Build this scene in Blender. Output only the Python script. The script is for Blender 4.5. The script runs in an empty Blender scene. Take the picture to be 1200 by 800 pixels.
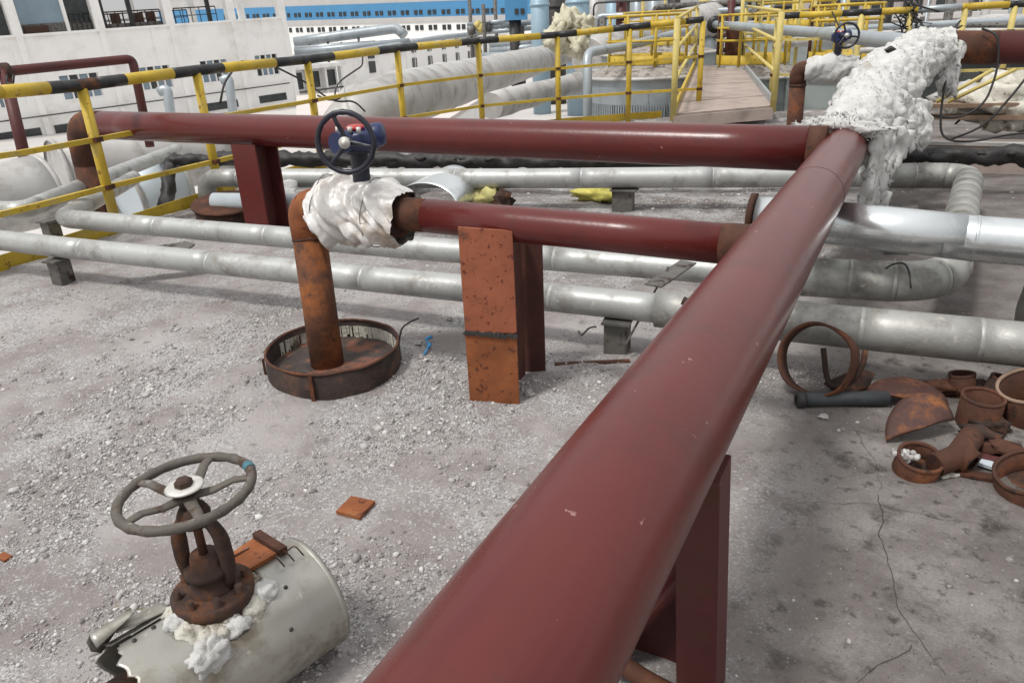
import bpy, math, random
import numpy as np
from mathutils import Vector, Matrix, noise
random.seed(11)
rng = np.random.default_rng(5)
S = bpy.context.scene
COL = S.collection
R = math.radians

# ------------------------------------------------------------------ camera
cam_data = bpy.data.cameras.new('camera')
cam_data.sensor_width = 36.0
cam_data.lens = 26.01
cam_data.clip_start = 0.05
cam_data.clip_end = 5000
cam = bpy.data.objects.new('camera', cam_data)
COL.objects.link(cam)
pitch, yaw, roll = R(22.922), R(28.457), R(2.577)
hd = Vector((-math.sin(yaw), math.cos(yaw), 0)); rt = Vector((math.cos(yaw), math.sin(yaw), 0)); zz = Vector((0, 0, 1))
fw = hd*math.cos(pitch) - zz*math.sin(pitch); uu = hd*math.sin(pitch) + zz*math.cos(pitch)
ci = rt*math.cos(roll) - uu*math.sin(roll); cj = uu*math.cos(roll) + rt*math.sin(roll)
M = Matrix((ci, cj, -fw)).transposed().to_4x4()
M.translation = (0, 0, 1.65)
cam.matrix_world = M
S.camera = cam

# ------------------------------------------------------------------ sky, sun, exposure
SUN_EL, SUN_ROT = R(60), R(205)
w = bpy.data.worlds.new('World'); S.world = w; w.use_nodes = True
nt = w.node_tree; bgn = nt.nodes['Background']
sky = nt.nodes.new('ShaderNodeTexSky'); sky.sky_type = 'NISHITA'; sky.sun_disc = False
sky.sun_elevation = SUN_EL; sky.sun_rotation = SUN_ROT; sky.dust_density = 4.0; sky.air_density = 1.0
hs = nt.nodes.new('ShaderNodeHueSaturation'); hs.inputs['Saturation'].default_value = 0.16
nt.links.new(sky.outputs[0], hs.inputs['Color'])
# overcast: a bright cloud layer over most of the sky
wtc = nt.nodes.new('ShaderNodeTexCoord'); cn = nt.nodes.new('ShaderNodeTexNoise'); cn.inputs['Scale'].default_value = 2.2; cn.inputs['Detail'].default_value = 6
cr_ = nt.nodes.new('ShaderNodeMapRange'); cr_.inputs[1].default_value = 0.3; cr_.inputs[2].default_value = 0.7; cr_.inputs[3].default_value = 0.72; cr_.inputs[4].default_value = 0.95
cm = nt.nodes.new('ShaderNodeMix'); cm.data_type = 'RGBA'; cm.inputs[7].default_value = (4.6, 4.65, 4.75, 1)
# standard overcast distribution: zenith about three times as bright as the horizon
wsep = nt.nodes.new('ShaderNodeSeparateXYZ'); wz = nt.nodes.new('ShaderNodeMapRange'); wz.inputs[1].default_value = 0.0; wz.inputs[2].default_value = 1.0; wz.inputs[3].default_value = 3.3; wz.inputs[4].default_value = 7.6
nt.links.new(wtc.outputs['Generated'], wsep.inputs[0]); nt.links.new(wsep.outputs[2], wz.inputs[0])
wcol = nt.nodes.new('ShaderNodeCombineColor')
for i_ in range(3): nt.links.new(wz.outputs[0], wcol.inputs[i_])
nt.links.new(wcol.outputs[0], cm.inputs[7])
nt.links.new(wtc.outputs['Generated'], cn.inputs['Vector']); nt.links.new(cn.outputs['Fac'], cr_.inputs[0]); nt.links.new(cr_.outputs[0], cm.inputs[0])
nt.links.new(hs.outputs[0], cm.inputs[6]); nt.links.new(cm.outputs[2], bgn.inputs['Color'])
bgn.inputs['Strength'].default_value = 0.15
sd = bpy.data.lights.new('sun', 'SUN'); sd.energy = 2.1; sd.angle = R(9); sd.color = (1.0, 0.965, 0.92)
sun = bpy.data.objects.new('sun', sd); COL.objects.link(sun)
sdir = Vector((math.sin(SUN_ROT)*math.cos(SUN_EL), math.cos(SUN_ROT)*math.cos(SUN_EL), math.sin(SUN_EL)))
sun.rotation_euler = sdir.to_track_quat('Z', 'Y').to_euler()
sun.location = (-5, -5, 12)
S.view_settings.view_transform = 'Standard'; S.view_settings.look = 'None'
S.view_settings.gamma = 1.0; S.view_settings.use_curve_mapping = False
S.view_settings.exposure = 0.16

# ------------------------------------------------------------------ materials
def mat(name, c, rough=0.6, metal=0.0, vary=0.25, vscale=3.0, spots=None, spots2=None, bump=None, spec=0.5, streak=None, coat=0.0):
    """procedural paint / metal / stone. spots = (colour, scale, threshold, softness, roughness)"""
    m = bpy.data.materials.new(name); m.use_nodes = True
    t = m.node_tree; N = t.nodes; L = t.links; b = N['Principled BSDF']
    tc = N.new('ShaderNodeTexCoord')
    def nz(scale, detail=6, rgh=0.6, vec=None):
        n = N.new('ShaderNodeTexNoise'); n.inputs['Scale'].default_value = scale
        n.inputs['Detail'].default_value = detail; n.inputs['Roughness'].default_value = rgh
        L.new(vec or tc.outputs['Object'], n.inputs['Vector']); return n.outputs['Fac']
    def mr(src, a, bb, lo, hi, smooth=False):
        n = N.new('ShaderNodeMapRange'); n.inputs[1].default_value = a; n.inputs[2].default_value = bb
        n.inputs[3].default_value = lo; n.inputs[4].default_value = hi
        if smooth: n.interpolation_type = 'SMOOTHSTEP'
        L.new(src, n.inputs[0]); return n.outputs[0]
    def mix(fac, a, bcol):
        n = N.new('ShaderNodeMix'); n.data_type = 'RGBA'; L.new(fac, n.inputs[0])
        for s_, v in ((6, a), (7, bcol)):
            if isinstance(v, tuple): n.inputs[s_].default_value = (*v, 1)
            else: L.new(v, n.inputs[s_])
        return n.outputs[2]
    lo = tuple(max(0, x*(1-vary)) for x in c); hi = tuple(min(1, x*(1+vary)) for x in c)
    col = mix(mr(nz(vscale), 0.3, 0.7, 0, 1), lo, hi)
    rg = None
    for sp in (spots, spots2):
        if sp:
            f = mr(nz(sp[1], 8, 0.65), sp[2]-sp[3], sp[2]+sp[3], 0, 1, True)
            col = mix(f, col, sp[0])
            if rg is None: rg = mr(f, 0, 1, rough, sp[4])
    if streak:
        mp = N.new('ShaderNodeMapping'); mp.inputs['Scale'].default_value = streak[1]
        L.new(tc.outputs['Object'], mp.inputs[0])
        f = mr(nz(1.0, 5, 0.6, mp.outputs[0]), streak[2], streak[2]+0.18, 0, 1, True)
        col = mix(f, col, streak[0])
    L.new(col, b.inputs['Base Color'])
    b.inputs['Metallic'].default_value = metal; b.inputs['Roughness'].default_value = rough
    b.inputs['Specular IOR Level'].default_value = spec
    b.inputs['Coat Weight'].default_value = coat
    if rg is None: rg = mr(nz(vscale*4), 0.3, 0.7, max(0.05, rough-0.12), min(1, rough+0.12))
    L.new(rg, b.inputs['Roughness'])
    if bump:
        bn = N.new('ShaderNodeBump'); bn.inputs['Strength'].default_value = bump[1]; bn.inputs['Distance'].default_value = bump[2] if len(bump) > 2 else 0.01
        L.new(nz(bump[0], 8, 0.65), bn.inputs['Height']); L.new(bn.outputs[0], b.inputs['Normal'])
    return m

RUST = (0.072, 0.025, 0.012); RUST_D = (0.034, 0.015, 0.010); RUST_O = (0.20, 0.062, 0.016)
m_red = mat('maroon_primer', (0.107, 0.0185, 0.0165), 0.27, vary=0.12, vscale=1.5, spots=((0.34, 0.20, 0.19), 24, 0.70, 0.018, 0.6), spots2=((0.085, 0.020, 0.017), 7, 0.60, 0.12, 0.40), bump=(20, 0.14, 0.008), spec=0.38, streak=((0.098, 0.014, 0.015), (9, 0.9, 9), 0.56))
m_red_dull = mat('maroon_primer_dull', (0.075, 0.014, 0.013), 0.55, vary=0.22, vscale=3, spots=(RUST, 8, 0.62, 0.06, 0.8), bump=(50, 0.2, 0.005))
m_rust = mat('rust_brown', RUST, 0.82, vary=0.5, vscale=7, spots=(RUST_O, 7, 0.60, 0.10, 0.9), spots2=(RUST_D, 14, 0.60, 0.06, 0.8), bump=(60, 0.5, 0.006))
m_riser = mat('rust_riser', (0.10, 0.034, 0.014), 0.82, vary=0.5, vscale=6, spots=((0.26, 0.082, 0.018), 5, 0.53, 0.12, 0.9), spots2=((0.035, 0.017, 0.011), 11, 0.60, 0.08, 0.8), bump=(60, 0.5, 0.006))
m_rear = mat('reddish_brown_steel', (0.070, 0.022, 0.016), 0.75, vary=0.3, vscale=5, spots=((0.12, 0.04, 0.02), 7, 0.62, 0.08, 0.85), bump=(50, 0.3, 0.005))
m_rust_dark = mat('rust_dark', (0.040, 0.020, 0.014), 0.8, vary=0.5, vscale=10, spots=((0.12, 0.045, 0.018), 13, 0.58, 0.09, 0.9), bump=(60, 0.5, 0.006))
m_rust_orange = mat('rust_orange', (0.235, 0.072, 0.022), 0.85, vary=0.35, vscale=5, spots=((0.10, 0.027, 0.013), 28, 0.60, 0.03, 0.9), spots2=((0.28, 0.13, 0.05), 4, 0.62, 0.1, 0.9), bump=(80, 0.4, 0.004))
m_rust_pink = mat('rust_primer_plate', (0.29, 0.088, 0.042), 0.8, vary=0.22, vscale=6, spots=((0.11, 0.025, 0.014), 42, 0.60, 0.03, 0.9), spots2=((0.12, 0.045, 0.025), 7, 0.62, 0.07, 0.9), bump=(70, 0.4, 0.004))
m_grey = mat('grey_pipe_jacket', (0.43, 0.44, 0.43), 0.46, 0.35, vary=0.10, vscale=2.2, spots=((0.27, 0.26, 0.24), 5, 0.585, 0.11, 0.65), spots2=((0.56, 0.55, 0.53), 24, 0.64, 0.05, 0.6), bump=(9, 0.18, 0.015))
m_grey_dirty = mat('grey_pipe_jacket_dirty', (0.34, 0.34, 0.32), 0.48, 0.4, vary=0.25, vscale=3, spots=((0.19, 0.18, 0.16), 5, 0.57, 0.13, 0.7), spots2=((0.42, 0.40, 0.37), 22, 0.62, 0.05, 0.7), bump=(9, 0.3, 0.02))
m_silver = mat('aluminium_jacket', (0.66, 0.69, 0.70), 0.26, 0.85, vary=0.08, vscale=2, spots=((0.45, 0.47, 0.47), 6, 0.62, 0.12, 0.45), bump=(6, 0.12, 0.02))
m_jacket = mat('stained_steel_jacket', (0.40, 0.39, 0.355), 0.40, 0.6, vary=0.12, vscale=3, spots=((0.22, 0.19, 0.14), 6, 0.58, 0.12, 0.6), spots2=((0.55, 0.54, 0.50), 30, 0.66, 0.04, 0.6), bump=(18, 0.15, 0.008))
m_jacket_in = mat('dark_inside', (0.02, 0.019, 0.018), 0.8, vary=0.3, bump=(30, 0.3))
m_yellow = mat('yellow_paint', (0.50, 0.345, 0.028), 0.55, vary=0.18, vscale=4, spots=((0.17, 0.075, 0.025), 13, 0.63, 0.05, 0.85), spots2=((0.42, 0.33, 0.10), 5, 0.62, 0.12, 0.6), bump=(40, 0.15, 0.004))
m_yellow_pale = mat('faded_yellow_paint', (0.53, 0.43, 0.14), 0.6, vary=0.18, vscale=4, spots=((0.20, 0.11, 0.05), 14, 0.64, 0.06, 0.8), bump=(40, 0.15, 0.004))
m_black = mat('black_paint', (0.014, 0.014, 0.015), 0.45, vary=0.35, vscale=6, spots=((0.06, 0.03, 0.018), 14, 0.68, 0.05, 0.8), bump=(40, 0.15, 0.004))
m_rubber = mat('black_wrapping', (0.015, 0.014, 0.014), 0.55, vary=0.4, vscale=12, spots=((0.10, 0.10, 0.095), 9, 0.68, 0.05, 0.6), bump=(35, 0.5, 0.01))
m_blue = mat('navy_paint', (0.012, 0.022, 0.085), 0.35, vary=0.3, vscale=8, spots=((0.05, 0.05, 0.06), 20, 0.68, 0.05, 0.6), bump=(40, 0.15, 0.003))
m_darkblue = mat('dark_navy_iron', (0.010, 0.011, 0.022), 0.4, vary=0.3, vscale=9, spots=((0.06, 0.05, 0.05), 20, 0.7, 0.05, 0.7), bump=(40, 0.2, 0.003))
m_redcap = mat('red_cap', (0.45, 0.03, 0.03), 0.4)
m_zinc = mat('zinc_washer', (0.62, 0.60, 0.56), 0.45, 0.4, vary=0.15, vscale=20)
m_wheelgrey = mat('weathered_handwheel_paint', (0.105, 0.092, 0.078), 0.7, vary=0.35, vscale=14, spots=((0.055, 0.032, 0.020), 14, 0.55, 0.07, 0.85), spots2=((0.22, 0.21, 0.18), 22, 0.64, 0.05, 0.8), bump=(60, 0.5, 0.004))
m_bluepaint = mat('flaked_blue_paint', (0.05, 0.16, 0.20), 0.6, vary=0.3, vscale=30, bump=(60, 0.3, 0.003))
m_wool = mat('mineral_wool', (0.58, 0.58, 0.565), 0.95, vary=0.14, vscale=6, spots=((0.40, 0.385, 0.355), 5, 0.60, 0.1, 0.95), bump=(55, 0.55, 0.02), spec=0.1)
m_wool_dirty = mat('mineral_wool_dirty', (0.62, 0.60, 0.53), 0.95, vary=0.15, vscale=14, spots=((0.16, 0.13, 0.09), 9, 0.60, 0.07, 0.95), bump=(55, 0.9, 0.015), spec=0.1)
m_plastic = mat('crinkled_plastic_wrap', (0.58, 0.56, 0.535), 0.24, vary=0.16, vscale=7, spots=((0.36, 0.29, 0.22), 6, 0.58, 0.1, 0.3), spots2=((0.74, 0.73, 0.72), 9, 0.60, 0.08, 0.3), bump=(7, 0.4, 0.03), spec=0.7, coat=0.3)
m_yfoam = mat('yellow_foam', (0.52, 0.48, 0.20), 0.9, vary=0.15, vscale=12, spots=((0.30, 0.24, 0.12), 9, 0.62, 0.08, 0.9), bump=(40, 0.8, 0.02))
m_white = mat('white_render', (0.90, 0.895, 0.88), 0.85, vary=0.04, vscale=0.35, spots=((0.74, 0.72, 0.68), 0.6, 0.60, 0.14, 0.9), streak=((0.70, 0.67, 0.62), (1.6, 1.6, 0.12), 0.60))
m_white2 = mat('white_render_far', (0.87, 0.865, 0.85), 0.85, vary=0.03, vscale=0.2)
m_pale = mat('pale_insulation_cladding', (0.47, 0.46, 0.445), 0.55, 0.2, vary=0.14, vscale=1.2, spots=((0.31, 0.295, 0.28), 2.2, 0.57, 0.12, 0.7), bump=(9, 0.25, 0.02))
m_palegreen = mat('pale_green_grey_steel', (0.30, 0.335, 0.33), 0.6, 0.1, vary=0.12, vscale=1.0, streak=((0.20, 0.22, 0.22), (5, 5, 0.35), 0.56))
m_bluegrey = mat('blue_grey_steel', (0.36, 0.40, 0.425), 0.42, 0.4, vary=0.14, vscale=1.2, streak=((0.20, 0.22, 0.23), (5, 5, 0.35), 0.56))
m_darkgreen = mat('dark_green_grey_steel', (0.055, 0.06, 0.06), 0.6, vary=0.3, vscale=2, streak=((0.16, 0.17, 0.17), (6, 6, 0.3), 0.60))
m_tower = mat('pale_blue_tower', (0.30, 0.42, 0.50), 0.45, 0.2, vary=0.08, vscale=0.8)
m_bluewall = mat('blue_sheet_cladding', (0.07, 0.25, 0.47), 0.6, vary=0.06, vscale=0.2)
m_greyroof = mat('grey_roof_sheet', (0.48, 0.47, 0.46), 0.6, vary=0.08, vscale=0.3)
m_darkwin = mat('dark_window', (0.035, 0.04, 0.042), 0.2, vary=0.4, vscale=1.0)
m_glass = mat('reflecting_window_glass', (0.20, 0.27, 0.33), 0.12, 0.0, vary=0.15, vscale=0.5, coat=0.5)
m_plank = mat('dusty_deck_panel', (0.36, 0.295, 0.26), 0.85, vary=0.12, vscale=1.5, spots=((0.24, 0.19, 0.165), 2.2, 0.60, 0.12, 0.9), bump=(25, 0.3, 0.01))
m_wood = mat('weathered_wood', (0.25, 0.17, 0.12), 0.8, vary=0.25, vscale=6, bump=(30, 0.4, 0.01))
m_steel_dark = mat('dark_steel', (0.045, 0.043, 0.042), 0.6, 0.2, vary=0.4, vscale=6, spots=(RUST, 10, 0.64, 0.06, 0.85), bump=(50, 0.3, 0.004))
m_stand = mat('dirty_steel_stand', (0.13, 0.125, 0.115), 0.65, 0.2, vary=0.35, vscale=7, spots=(RUST_D, 9, 0.58, 0.08, 0.85), bump=(50, 0.3, 0.004))
m_slab = mat('concrete_side', (0.26, 0.25, 0.235), 0.9, vary=0.2, vscale=3, bump=(30, 0.5, 0.02))
m_yard = mat('yard_concrete', (0.52, 0.495, 0.475), 0.9, vary=0.10, vscale=0.10, spots=((0.38, 0.36, 0.345), 0.35, 0.60, 0.1, 0.9))
m_cyan = mat('blue_plastic', (0.04, 0.30, 0.62), 0.4)
m_pipegrey = mat('black_grey_offcut', (0.06, 0.068, 0.072), 0.5, 0.2, vary=0.3, vscale=8, bump=(50, 0.3, 0.004))
m_tank_blue = mat('pale_blue_sheet', (0.52, 0.58, 0.62), 0.5, 0.15, vary=0.08, vscale=2)

# pebbles: a colour per stone
m_gravel = bpy.data.materials.new('pale_gravel'); m_gravel.use_nodes = True
t_ = m_gravel.node_tree; b_ = t_.nodes['Principled BSDF']; g_ = t_.nodes.new('ShaderNodeNewGeometry'); r_ = t_.nodes.new('ShaderNodeValToRGB')
r_.color_ramp.elements[0].color = (0.17, 0.152, 0.143, 1); r_.color_ramp.elements[1].color = (0.60, 0.59, 0.575, 1)
e_ = r_.color_ramp.elements.new(0.35); e_.color = (0.35, 0.335, 0.33, 1)
e_ = r_.color_ramp.elements.new(0.75); e_.color = (0.435, 0.42, 0.405, 1)
t_.links.new(g_.outputs['Random Per Island'], r_.inputs[0]); t_.links.new(r_.outputs[0], b_.inputs['Base Color'])
b_.inputs['Roughness'].default_value = 0.95

# dusty roof: pale dust west of the header, bare brownish concrete east of it
def roof_material():
    m = bpy.data.materials.new('dusty_concrete'); m.use_nodes = True
    t = m.node_tree; N = t.nodes; L = t.links; b = N['Principled BSDF']; tc = N.new('ShaderNodeTexCoord')
    def nz(sc, d=8, r=0.6):
        n = N.new('ShaderNodeTexNoise'); n.inputs['Scale'].default_value = sc; n.inputs['Detail'].default_value = d; n.inputs['Roughness'].default_value = r
        L.new(tc.outputs['Object'], n.inputs['Vector']); return n.outputs['Fac']
    def mr(s, a, c, lo=0, hi=1):
        n = N.new('ShaderNodeMapRange'); n.interpolation_type = 'SMOOTHSTEP'
        for i, v in enumerate((a, c, lo, hi)): n.inputs[i+1].default_value = v
        L.new(s, n.inputs[0]); return n.outputs[0]
    def mix(f, a, c):
        n = N.new('ShaderNodeMix'); n.data_type = 'RGBA'; L.new(f, n.inputs[0])
        for s_, v in ((6, a), (7, c)):
            if isinstance(v, tuple): n.inputs[s_].default_value = (*v, 1)
            else: L.new(v, n.inputs[s_])
        return n.outputs[2]
    def math_(op, a, c):
        n = N.new('ShaderNodeMath'); n.operation = op
        for i, v in enumerate((a, c)):
            if isinstance(v, (int, float)): n.inputs[i].default_value = v
            else: L.new(v, n.inputs[i])
        return n.outputs[0]
    sep = N.new('ShaderNodeSeparateXYZ'); L.new(tc.outputs['Object'], sep.inputs[0])
    wob = math_('MULTIPLY', math_('SUBTRACT', nz(1.3), 0.5), 1.6)
    east = mr(math_('ADD', sep.outputs[0], wob), -0.9, 0.1)
    back = mr(math_('ADD', sep.outputs[1], wob), 4.0, 5.2)
    bare = mix(mr(nz(2.6), 0.35, 0.68), (0.165, 0.146, 0.136), (0.275, 0.250, 0.235))
    bare = mix(mr(nz(5.5), 0.52, 0.70), bare, (0.075, 0.064, 0.057))
    bare = mix(mr(nz(16), 0.55, 0.68), bare, (0.085, 0.074, 0.066))
    bare = mix(mr(nz(70, 4, 0.75), 0.58, 0.70), bare, (0.27, 0.255, 0.24))
    bare = mix(mr(nz(22), 0.64, 0.72), bare, (0.36, 0.345, 0.33))
    bare = mix(mr(nz(95, 4, 0.75), 0.60, 0.68), bare, (0.06, 0.05, 0.045))
    dust = mix(mr(nz(1.7), 0.36, 0.66), (0.275, 0.243, 0.236), (0.43, 0.40, 0.394))
    dust = mix(mr(nz(11), 0.56, 0.72), dust, (0.225, 0.205, 0.198))
    dust = mix(mr(nz(36), 0.62, 0.74), dust, (0.53, 0.53, 0.52))
    col = mix(east, dust, bare)
    col = mix(math_('MULTIPLY', back, 0.75), col, mix(mr(nz(3), 0.4, 0.65), (0.135, 0.118, 0.112), (0.225, 0.205, 0.195)))
    col = mix(mr(nz(4.2, 3), 0.70, 0.76), col, (0.30, 0.255, 0.13))
    L.new(col, b.inputs['Base Color']); b.inputs['Roughness'].default_value = 0.95; b.inputs['Specular IOR Level'].default_value = 0.2
    def vor(sc):
        n = N.new('ShaderNodeTexVoronoi'); n.inputs['Scale'].default_value = sc; L.new(tc.outputs['Object'], n.inputs['Vector']); return n
    v1_, v2_ = vor(150), vor(75)
    cell = N.new('ShaderNodeSeparateColor'); L.new(v1_.outputs['Color'], cell.inputs[0])
    cell2 = N.new('ShaderNodeSeparateColor'); L.new(v2_.outputs['Color'], cell2.inputs[0])
    mask = mr(math_('ADD', nz(2.6, 6, 0.7), math_('MULTIPLY', cell.outputs[0], 0.16)), 0.565, 0.66)
    mask = math_('MULTIPLY', mask, mr(east, 0, 1, 1.0, 0.12))
    crumb = mix(cell.outputs[1], (0.215, 0.20, 0.197), (0.60, 0.595, 0.585))
    col = mix(mask, col, crumb)
    gap = math_('MULTIPLY', mr(v1_.outputs['Distance'], 0.0045, 0.0062), mask)
    col = mix(math_('MULTIPLY', mr(cell2.outputs[2], 0.93, 0.97), mr(v2_.outputs['Distance'], 0.005, 0.003)), col, (0.50, 0.49, 0.475))
    L.new(col, b.inputs['Base Color'])
    h = math_('ADD', math_('MULTIPLY', nz(60, 10, 0.7), 1.0), math_('MULTIPLY', nz(180, 4, 0.7), 0.5))
    bn = N.new('ShaderNodeBump'); bn.inputs['Strength'].default_value = 0.8; bn.inputs['Distance'].default_value = 0.016
    h = math_('ADD', h, math_('MULTIPLY', math_('MULTIPLY', mr(v1_.outputs['Distance'], 0.0058, 0.0), mask), 0.45))
    L.new(h, bn.inputs['Height']); L.new(bn.outputs[0], b.inputs['Normal'])
    return m
m_roof = roof_material()

# ------------------------------------------------------------------ mesh helpers
def V(*a): return Vector(a[0]) if len(a) == 1 else Vector(a)
def fillet(pts, rad, n=7):
    pts = [V(p) for p in pts]; out = [pts[0]]
    for i in range(1, len(pts)-1):
        a, b, c = pts[i-1], pts[i], pts[i+1]
        d1 = (a-b); d2 = (c-b); l = min(rad, d1.length*0.49, d2.length*0.49)
        p1 = b+d1.normalized()*l; p2 = b+d2.normalized()*l
        for k in range(n+1):
            u = k/n
            out.append(p1*(1-u)**2 + b*2*u*(1-u) + p2*u*u)
    out.append(pts[-1]); return out
def frames(path):
    path = [V(p) for p in path]; T = []
    for i in range(len(path)):
        T.append((path[min(i+1, len(path)-1)]-path[max(i-1, 0)]).normalized())
    ref = Vector((0, 0, 1)) if abs(T[0].z) < 0.9 else Vector((0, 1, 0))
    n = (ref - T[0]*ref.dot(T[0])).normalized(); F = []
    for i, t in enumerate(T):
        n = (n - t*n.dot(t)).normalized(); F.append((path[i], t, n, t.cross(n)))
    return F
class MB:
    def __init__(s): s.v = []; s.f = []; s.sm = []
    def face(s, idx, smooth=False): s.f.append(tuple(idx)); s.sm.append(smooth)
    def box(s, c, size, rot=None, bev=0.0):
        c = V(c); h = V(size)/2; rot = rot or Matrix.Identity(3); b0 = len(s.v)
        if bev <= 0:
            for sx in (-1, 1):
                for sy in (-1, 1):
                    for sz in (-1, 1): s.v.append(c + rot @ Vector((sx*h.x, sy*h.y, sz*h.z)))
            for q in ((0, 1, 3, 2), (4, 6, 7, 5), (0, 4, 5, 1), (2, 3, 7, 6), (0, 2, 6, 4), (1, 5, 7, 3)): s.face([b0+k for k in q])
        else:
            # chamfered box: octagonal prism in xy, full height with chamfered top
            prof = [(-h.x+bev, -h.y), (h.x-bev, -h.y), (h.x, -h.y+bev), (h.x, h.y-bev), (h.x-bev, h.y), (-h.x+bev, h.y), (-h.x, h.y-bev), (-h.x, -h.y+bev)]
            lv = [(-h.z, 1), (h.z-bev, 1), (h.z, 0)]
            for z, full in lv:
                for x, y in prof:
                    k = 1 if full else (1 - bev/max(h.x, h.y, 1e-6))
                    s.v.append(c + rot @ Vector((x*k, y*k, z)))
            for a in range(2):
                for i in range(8): s.face((b0+a*8+i, b0+a*8+(i+1) % 8, b0+a*8+8+(i+1) % 8, b0+a*8+8+i))
            s.face([b0+i for i in range(7, -1, -1)]); s.face([b0+16+i for i in range(8)])
        return s
    def bar(s, a, b, w_, t_, up=(0, 0, 1)):
        a = V(a); b = V(b); d = (b-a); L = d.length; d = d/L; u = V(up); u = (u-d*u.dot(d))
        u = u.normalized() if u.length > 1e-4 else Vector((1, 0, 0)); sd_ = d.cross(u)
        return s.box((a+b)/2, (L, w_, t_), Matrix((d, sd_, u)).transposed())
    def tube(s, path, r, seg=24, caps=True, closed=False, disp=None, smooth=True):
        F = frames(path); n = len(F); b0 = len(s.v)
        for i, (p, t, a, b) in enumerate(F):
            rr = r[i] if isinstance(r, (list, tuple)) else r
            for k in range(seg):
                an = 2*math.pi*k/seg; d = a*math.cos(an)+b*math.sin(an)
                q = p + d*rr
                if disp: q = q + d*disp(q, an, i/(n-1))
                s.v.append(q)
        m = n if closed else n-1
        for i in range(m):
            j = (i+1) % n
            for k in range(seg):
                k2 = (k+1) % seg
                s.face((b0+i*seg+k, b0+i*seg+k2, b0+j*seg+k2, b0+j*seg+k), smooth)
        if caps and not closed:
            s.face([b0+k for k in range(seg-1, -1, -1)]); s.face([b0+(n-1)*seg+k for k in range(seg)])
        return s
    def lathe(s, prof, o=(0, 0, 0), ax=(0, 0, 1), seg=28, smooth=True, a0=0.0, a1=2*math.pi):
        o = V(o); ax = V(ax).normalized(); ref = Vector((0, 0, 1)) if abs(ax.z) < 0.9 else Vector((1, 0, 0))
        x = (ref-ax*ref.dot(ax)).normalized(); y = ax.cross(x); b0 = len(s.v); full = abs(a1-a0-2*math.pi) < 1e-6
        cnt = seg if full else seg+1
        for (r, h) in prof:
            for k in range(cnt):
                an = a0+(a1-a0)*k/seg; s.v.append(o+ax*h+(x*math.cos(an)+y*math.sin(an))*r)
        for i in range(len(prof)-1):
            for k in range(seg):
                k2 = (k+1) % cnt
                s.face((b0+i*cnt+k, b0+i*cnt+k2, b0+(i+1)*cnt+k2, b0+(i+1)*cnt+k), smooth)
        return s
    def cyl(s, a, b, r, seg=24, r2=None):
        return s.tube([a, b], [r, r2 if r2 is not None else r], seg)
    def quad(s, a, b, c, d): 
        b0 = len(s.v); s.v += [V(a), V(b), V(c), V(d)]; s.face((b0, b0+1, b0+2, b0+3)); return s
    def prism(s, poly, z0, z1):
        b0 = len(s.v); n = len(poly)
        for z in (z0, z1):
            for p in poly: s.v.append(Vector((p[0], p[1], z)))
        s.face([b0+i for i in range(n-1, -1, -1)]); s.face([b0+n+i for i in range(n)])
        for i in range(n): j = (i+1) % n; s.face((b0+i, b0+j, b0+n+j, b0+n+i))
        return s
    def slab(s, outline, nrm, th):
        """flat outline (3-D points) with thickness along nrm"""
        nrm = V(nrm).normalized()*th; b0 = len(s.v); n = len(outline)
        for p in outline: s.v.append(V(p))
        for p in outline: s.v.append(V(p)+nrm)
        s.face([b0+i for i in range(n-1, -1, -1)]); s.face([b0+n+i for i in range(n)])
        for i in range(n): j = (i+1) % n; s.face((b0+i, b0+j, b0+n+j, b0+n+i))
        return s
    def wob(s, amp, sc):
        s.v = [p + Vector(noise.noise_vector(p*sc))*amp for p in s.v]; return s
    def xf(s, mtx): s.v = [mtx @ p for p in s.v]; return s

def wloc(o):
    l = Vector(o.location)
    while o.parent: o = o.parent; l += o.location
    return l
def part(name, mb, m, parent=None, label=None, fixn=False):
    off = wloc(parent) if parent else Vector((0, 0, 0))
    me = bpy.data.meshes.new(name)
    me.from_pydata([tuple(p-off) for p in mb.v], [], mb.f); me.validate()
    sm = mb.sm
    if len(me.polygons) == len(sm): me.polygons.foreach_set('use_smooth', sm)
    if fixn:
        import bmesh
        b = bmesh.new(); b.from_mesh(me); bmesh.ops.recalc_face_normals(b, faces=b.faces); b.to_mesh(me); b.free()
    me.materials.append(m); me.update()
    o = bpy.data.objects.new(name, me); COL.objects.link(o)
    if parent: o.parent = parent
    if label: o['label'] = label
    return o
def thing(name, label, cat, loc, group=None):
    o = bpy.data.objects.new(name, None); COL.objects.link(o); o.location = loc; o.empty_display_size = 0.1
    o['label'] = label; o['category'] = cat
    if group: o['group'] = group
    return o
def solo(name, mb, m, label, cat, group=None):
    c = sum(mb.v, Vector((0, 0, 0)))/len(mb.v); zmin = min(p.z for p in mb.v); base = Vector((c.x, c.y, zmin))
    mb.v = [p-base for p in mb.v]
    o = part(name, mb, m); o.location = base; o['label'] = label; o['category'] = cat
    if group: o['group'] = group
    return o
def struct(name, mb, m, parent=None):
    o = part(name, mb, m, parent)
    if not parent: o['kind'] = 'structure'
    return o
def dup(root, loc, label, group=None):
    r = root.copy(); COL.objects.link(r); r.location = loc; r['label'] = label
    if group: r['group'] = group; root['group'] = group
    for ch in list(root.children):
        c = ch.copy(); COL.objects.link(c); c.parent = r
        for g in ch.children:
            d = g.copy(); COL.objects.link(d); d.parent = c
    return r
def fract(p, sc, oct=4):
    return noise.fractal(Vector(p)*sc, 1.0, 2.0, oct)
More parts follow.
